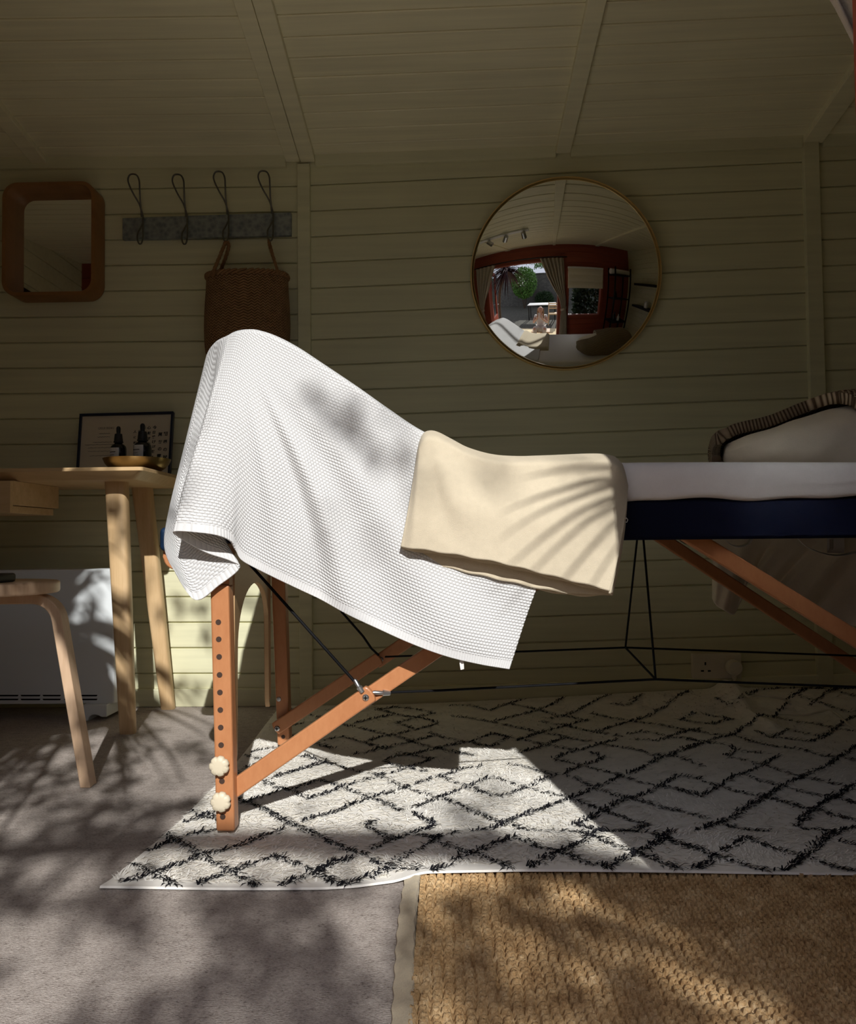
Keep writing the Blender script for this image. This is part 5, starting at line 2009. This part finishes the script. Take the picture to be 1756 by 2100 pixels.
# overhanging tree: its sprays of leaves dapple the floor and the towel
tree = thing('garden_tree', 'tree with loose green foliage overhanging the cabin doorway', 'tree', (2.1, -3.4, GZ))
mb = MB()
mb.tube(catmull([(2.1, -3.4, GZ), (2.05, -3.35, 1.2), (1.7, -3.2, 2.3), (1.1, -2.9, 2.75), (0.4, -2.7, 2.75), (-0.4, -2.6, 2.6)], 40), [0.11 - 0.095 * k / 39 for k in range(40)], 10)
mb.tube(catmull([(1.7, -3.2, 2.3), (1.5, -2.6, 2.9), (0.9, -2.2, 3.3), (0.1, -2.0, 3.5)], 24), [0.05 - 0.04 * k / 23 for k in range(24)], 8)
mb.tube(catmull([(1.9, -3.3, 1.8), (2.3, -3.6, 2.6), (3.0, -3.9, 3.3), (3.7, -4.2, 3.7)], 24), [0.06 - 0.05 * k / 23 for k in range(24)], 8)
mb.build('trunk', M_BARK, tree, smooth=60)
mb = MB()
def cluster(pt, t, rad, n_, L=0.065):
    c = Vector(pt) - SP * t
    for k in range(n_):
        a = RNG.uniform(0, 2 * math.pi)
        r = rad * math.sqrt(RNG.uniform(0, 1))
        # spread across the sun's direction, so that the cluster shades a round patch
        e1 = SUN_DIR.cross(Vector((0, 0, 1))).normalized()
        e2 = SUN_DIR.cross(e1)
        p = c + e1 * (r * math.cos(a)) + e2 * (r * math.sin(a)) + SUN_DIR * RNG.uniform(-0.12, 0.12)
        d = (rnd_dir() + Vector((0, 0, -0.5))).normalized()
        leaf_quad(mb, p - d * L * 0.4, d, d.orthogonal().normalized(), L * RNG.uniform(0.8, 1.25), L * 0.30)


# __DAPPLE__
for px_c, py_c, Y, rad, n_ in ((645, 800, 1.49, 0.026, 9), (680, 825, 1.49, 0.030, 12), (730, 845, 1.49, 0.026, 8), (700, 880, 1.49, 0.026, 8), (770, 935, 1.49, 0.026, 6), (835, 905, 1.49, 0.022, 6)):
    cluster(P(px_c, py_c, Y), 2.9 + RNG.uniform(-0.15, 0.15), rad, n_, 0.05)
# high loose sprays: a faint mottling over everything the sun reaches
for k in range(46):
    cluster((RNG.uniform(-0.75, 0.30), 1.5, RNG.uniform(-0.32, 0.92)), RNG.uniform(3.8, 4.6), 0.05, 4, 0.062)
LIT = [(60, 1960, 85), (190, 1995, 80), (350, 1935, 55), (345, 1875, 35), (760, 1880, 45), (745, 1960, 35), (330, 1775, 45), (30, 2070, 50), (170, 1790, 35), (1060, 1975, 60), (985, 1905, 35), (880, 1840, 40), (1160, 1850, 40), (1330, 1890, 40),
       (1400, 1975, 60), (1240, 1960, 35), (1500, 2060, 50), (1460, 1860, 25), (1180, 2070, 35), (930, 2010, 20)]
def is_lit(px, py, grow=0.0):
    return any((px - a) ** 2 + ((py - b) * 1.3) ** 2 < (r + grow) ** 2 for a, b, r in LIT)
def to_px(v):
    d = Vector(v) - EYE
    z = d.dot(FWD)
    return 878 + F_PX * d.dot(RGT) / z, 1050 - F_PX * d.dot(UPV) / z
for X_ in np.arange(-1.05, 0.55, 0.047):
    for Y_ in np.arange(0.86, 1.31, 0.047):
        q = (X_ + RNG.uniform(-.015, .015), Y_ + RNG.uniform(-.015, .015), 0.0)
        u_, v_ = to_px(q)
        if v_ < 1825 or is_lit(u_, v_, 32 if u_ < 840 else 6):
            continue
        cluster(q, 2.35 + RNG.uniform(-0.2, 0.2), 0.028, 8 if u_ < 840 else 10, 0.05)
LIT2 = [(330, 1780, 34), (170, 1800, 26), (60, 1820, 40), (215, 1525, 26), (150, 1560, 22), (330, 1570, 46), (410, 1600, 34), (290, 1485, 30), (300, 1620, 24), (20, 1690, 22), (120, 1760, 20), (395, 1500, 26), (380, 1545, 20), (430, 1480, 26)]
for X_ in np.arange(-1.30, -0.52, 0.05):
    for Y_ in np.arange(1.30, 2.62, 0.055):
        q = (X_ + RNG.uniform(-.015, .015), Y_ + RNG.uniform(-.015, .015), 0.0)
        u_, v_ = to_px(q)
        if u_ > 455 or u_ < -80 or v_ > 1825 or any((u_ - a_) ** 2 + ((v_ - b_) * 1.5) ** 2 < (r_ + 16) ** 2 for a_, b_, r_ in LIT2):
            continue
        if v_ < 1640 and u_ > 260 and RNG.uniform() < 0.75:
            continue
        cluster(q, 2.4 + RNG.uniform(-0.2, 0.2), 0.03, 7, 0.05)
for (u_, v_, rad, n_) in ((320, 1500, .03, 6), (380, 1530, .03, 6), (300, 1545, .03, 6), (420, 1560, .03, 6), (180, 1560, .03, 6),
                          (800, 1700, .03, 4), (930, 1665, .03, 4), (1010, 1720, .03, 4), (560, 1775, .05, 9), (450, 1790, .05, 8), (700, 1790, .05, 7), (330, 1805, .05, 8), (1190, 1740, .035, 6), (1270, 1790, .04, 9), (1080, 1770, .02, 3), (640, 1660, .02, 2)):
    cluster(PZ(u_, v_), 2.45 + RNG.uniform(-0.2, 0.2), rad, n_, 0.055)
for (u_, v_, Y, rad, n_) in ((60, 1230, 2.56, .10, 46), (150, 1300, 2.56, .07, 30), (30, 1340, 2.56, .09, 40), (60, 1400, 2.56, .06, 24), (190, 1360, 2.56, .06, 26), (160, 1180, 2.56, .06, 24), (200, 1240, 2.56, .03, 9), (210, 1300, 2.56, .035, 12), (160, 1400, 2.56, .02, 4),
                             (400, 1260, 2.76, .04, 10), (360, 1245, 2.76, .03, 7), (430, 1290, 2.76, .03, 6), (370, 1390, 2.76, .03, 5), (400, 1420, 2.76, .03, 5), (250, 1240, 2.37, .03, 7), (258, 1320, 2.37, .03, 7), (245, 1110, 2.37, .03, 7), (262, 1420, 2.37, .04, 12), (310, 1200, 2.66, .03, 6), (320, 1250, 2.66, .025, 5), (235, 1040, 2.37, .03, 7), (120, 980, 2.29, .09, 36), (30, 980, 2.29, .09, 36), (200, 975, 2.29, .05, 20)):
    cluster(P(u_, v_, Y), 2.5 + RNG.uniform(-0.2, 0.2), rad, n_, 0.055)
# the rest of the crown, up and behind, clear of the door's sunlight
for k in range(2600):
    p = Vector((max(2.5, RNG.normal(3.6, 0.6)), RNG.normal(-4.2, 0.5), RNG.normal(3.7, 0.5)))
    d = rnd_dir()
    leaf_quad(mb, p, d, d.orthogonal().normalized(), 0.11, 0.035)
mb.build('foliage', M_LEAF, tree, smooth=0, fix=False)['kind'] = 'stuff'


def bush(name, label, c, rx, ry, rz, n_, m, L=0.07):
    e = thing(name, label, 'shrub', (c[0], c[1], GZ))
    mb = MB()
    for k in range(7):
        a = 2 * math.pi * k / 7
        mb.tube([(c[0] + 0.05 * math.cos(a), c[1] + 0.05 * math.sin(a), GZ), (c[0] + rx * 0.5 * math.cos(a), c[1] + ry * 0.5 * math.sin(a), c[2] + rz * 0.4)], [0.02, 0.006], 6)
    mb.build('stems', M_BARK, e)
    mb = MB()
    for k in range(n_):
        v = rnd_dir() * (RNG.uniform(0.25, 1) ** 0.4)
        p = Vector((c[0] + v.x * rx, c[1] + v.y * ry, c[2] + v.z * rz))
        d = (v + rnd_dir() * 0.8).normalized()
        leaf_quad(mb, p, d, d.orthogonal().normalized(), L * RNG.uniform(0.7, 1.3), L * 0.32)
    mb.build('foliage', m, e, smooth=0, fix=False)['kind'] = 'stuff'


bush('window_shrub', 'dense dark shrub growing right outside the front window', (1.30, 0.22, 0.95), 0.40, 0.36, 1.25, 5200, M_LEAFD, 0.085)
bush('garden_shrub', 'bright green shrub in front of the garden wall', (-1.6, -5.0, 1.6), 0.9, 0.5, 1.1, 3800, M_LEAF, 0.12)
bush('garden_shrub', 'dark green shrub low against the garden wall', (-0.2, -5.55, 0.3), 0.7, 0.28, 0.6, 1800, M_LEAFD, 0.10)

gt = thing('garden_table', 'pale garden table on the gravel behind the seated person', 'table', (-0.1, -2.3, GZ))
mb = MB()
mb.box(-0.75, 0.55, -2.6, -2.0, GZ + 0.70, GZ + 0.73)
mb.build('top', M_WHITEP, gt, smooth=0, bevel=0.004)
for x in (-0.70, 0.50):
    for y in (-2.55, -2.05):
        mb = MB()
        mb.box(x - 0.02, x + 0.02, y - 0.02, y + 0.02, GZ, GZ + 0.70)
        mb.build('leg', M_BLACKM, gt, smooth=0)
gc = thing('garden_chair', 'folding wooden garden chair beside the pale garden table', 'chair', (0.42, -1.6, GZ))
for x in (0.22, 0.62):
    mb = MB()
    mb.bar((x, -1.35, GZ), (x, -1.85, GZ + 0.85), 0.02, 0.035)
    mb.build('leg', M_ASH, gc, smooth=0)
    mb = MB()
    mb.bar((x + 0.025 * (1 if x < .4 else -1), -1.85, GZ), (x + 0.025 * (1 if x < .4 else -1), -1.40, GZ + 0.44), 0.02, 0.03)
    mb.build('leg', M_ASH, gc, smooth=0)
for k in range(5):
    mb = MB()
    mb.box(0.23, 0.61, -1.42 - 0.075 * k, -1.37 - 0.075 * k, GZ + 0.43, GZ + 0.448)
    mb.build('seat_slat', M_ASH, gc, smooth=0)
for k in range(3):
    mb = MB()
    z = GZ + 0.60 + 0.09 * k
    y = -1.35 - 0.5 * (0.60 + 0.09 * k) / 0.85
    mb.box(0.23, 0.61, y - 0.008, y + 0.008, z, z + 0.05)
    mb.build('back_slat', M_ASH, gc, smooth=0)

# ---- the person who takes the picture, seated on a low bench outside the door
bn = thing('low_bench', 'low wooden garden bench under the seated person', 'bench', (0, -0.50, GZ))
mb = MB()
mb.box(-0.30, 0.30, -0.68, -0.36, GZ + 0.115, GZ + 0.14)
mb.build('seat', M_BIRCH, bn, smooth=0, bevel=0.003)
for x in (-0.24, 0.24):
    mb = MB()
    mb.box(x - 0.015, x + 0.015, -0.65, -0.39, GZ, GZ + 0.115)
    mb.build('leg', M_BIRCH, bn, smooth=0)


def skin_mesh(name, verts, edges, radii, mat, parent=None, sub=2, root=0):
    me = bpy.data.meshes.new(name)
    me.from_pydata([tuple(v) for v in verts], edges, [])
    o = bpy.data.objects.new(name, me)
    COL.objects.link(o)
    md = o.modifiers.new('skin', 'SKIN')
    if not me.skin_vertices:
        bm_ = bmesh.new()
        bm_.from_mesh(me)
        bm_.verts.layers.skin.verify()
        bm_.to_mesh(me)
        bm_.free()
    sv = me.skin_vertices[0].data
    for i, r in enumerate(radii):
        sv[i].radius = r if isinstance(r, tuple) else (r, r)
        sv[i].use_root = (i == root)
    md.use_smooth_shade = True
    s = o.modifiers.new('sub', 'SUBSURF')
    s.levels = sub
    s.render_levels = sub
    dg = bpy.context.evaluated_depsgraph_get()
    me2 = bpy.data.meshes.new_from_object(o.evaluated_get(dg))
    bpy.data.objects.remove(o)
    me2.materials.clear()
    me2.materials.append(mat)
    me2.polygons.foreach_set('use_smooth', [True] * len(me2.polygons))
    o = bpy.data.objects.new(name, me2)
    COL.objects.link(o)
    if parent is not None:
        attach(o, parent)
    return o


V, E, Rr = [], [], []
def jv(p, r, prev=None):
    V.append(p)
    Rr.append(r)
    if prev is not None:
        E.append((prev, len(V) - 1))
    return len(V) - 1
pel = jv((0, -0.52, 0.02), (0.135, 0.10))
sp1 = jv((0, -0.51, 0.17), (0.115, 0.085), pel)
ch = jv((0, -0.49, 0.33), (0.135, 0.095), sp1)
nk0 = jv((0, -0.47, 0.455), (0.060, 0.055), ch)
nk = jv((0, -0.455, 0.515), (0.046, 0.046), nk0)
hd0 = jv((0, -0.435, 0.565), (0.058, 0.066), nk)
hd1 = jv((0, -0.430, 0.625), (0.070, 0.085), hd0)
hd2 = jv((0, -0.440, 0.685), (0.066, 0.080), hd1)
hd3 = jv((0, -0.445, 0.720), (0.036, 0.045), hd2)
jv((0, -0.342, 0.606), 0.011, hd1)
for s in (-1, 1):
    jv((s * 0.078, -0.445, 0.615), 0.013, hd1)
    sh = jv((s * 0.165, -0.485, 0.415), 0.052, ch)
    el = jv((s * 0.215, -0.36, 0.235), 0.038, sh)
    wr = jv((s * 0.075, -0.095, 0.440), 0.024, el)
    pm = jv((s * 0.060, -0.055, 0.490), (0.026, 0.014), wr)
    for q, (fz, fl) in enumerate(((0.500, 0.038), (0.520, 0.044), (0.540, 0.042), (0.556, 0.034))):
        f1 = jv((s * 0.056, -0.030 - 0.004 * q, fz), 0.0085, pm)
        f2 = jv((s * 0.045, -0.006, fz + 0.006), 0.0075, f1)
        jv((s * (0.045 - fl * 0.55), -0.004, fz + 0.008), 0.0065, f2)
    t1 = jv((s * 0.050, -0.060, 0.512), 0.0095, pm)
    jv((s * 0.022, -0.040, 0.528), 0.0075, t1)
    hp = jv((s * 0.09, -0.50, -0.01), 0.085, pel)
    kn = jv((s * 0.15, -0.12, 0.15), 0.056, hp)
    cf = jv((s * 0.145, -0.135, 0.03), 0.050, kn)
    ak = jv((s * 0.13, -0.16, -0.155), 0.034, cf)
    jv((s * 0.135, -0.06, -0.19), (0.036, 0.022), ak)
person = skin_mesh('person', V, E, Rr, M_SKIN)
tag(person, 'seated person in a white top and pale trousers taking the picture with a phone', 'person')
V, E, Rr = [], [], []
a = jv((0, -0.52, 0.05), (0.150, 0.115))
b = jv((0, -0.51, 0.17), (0.130, 0.100), a)
c = jv((0, -0.49, 0.33), (0.150, 0.110), b)
jv((0, -0.475, 0.425), (0.085, 0.080), c)
for s in (-1, 1):
    q = jv((s * 0.165, -0.485, 0.410), 0.064, c)
    jv((s * 0.185, -0.445, 0.345), 0.056, q)
skin_mesh('top', V, E, Rr, M_TOP, person)
V, E, Rr = [], [], []
a = jv((0, -0.52, 0.02), (0.150, 0.110))
for s in (-1, 1):
    q = jv((s * 0.09, -0.50, -0.005), 0.098, a)
    k = jv((s * 0.15, -0.12, 0.15), 0.068, q)
    f = jv((s * 0.145, -0.135, 0.03), 0.062, k)
    jv((s * 0.132, -0.155, -0.12), 0.050, f)
skin_mesh('trousers', V, E, Rr, M_TROUS, person)
V, E, Rr = [], [], []
a = jv((0, -0.455, 0.700), (0.072, 0.078))
b = jv((0, -0.480, 0.62), (0.082, 0.060), a)
jv((0, -0.515, 0.50), (0.095, 0.040), b)
for s in (-1, 1):
    k = jv((s * 0.075, -0.455, 0.60), (0.020, 0.040), a)
    k = jv((s * 0.092, -0.425, 0.48), (0.026, 0.028), k)
    jv((s * 0.095, -0.395, 0.34), (0.018, 0.018), k)
skin_mesh('hair', V, E, Rr, M_HAIR, person)
mb = MB()
mb.box(-0.037, 0.037, -0.034, -0.026, 0.470, 0.622)
ph = mb.build('phone', M_WHITEP, smooth=0, bevel=0.005, seg=3)
tag(ph, 'pale phone held up in both hands by the seated person', 'phone')
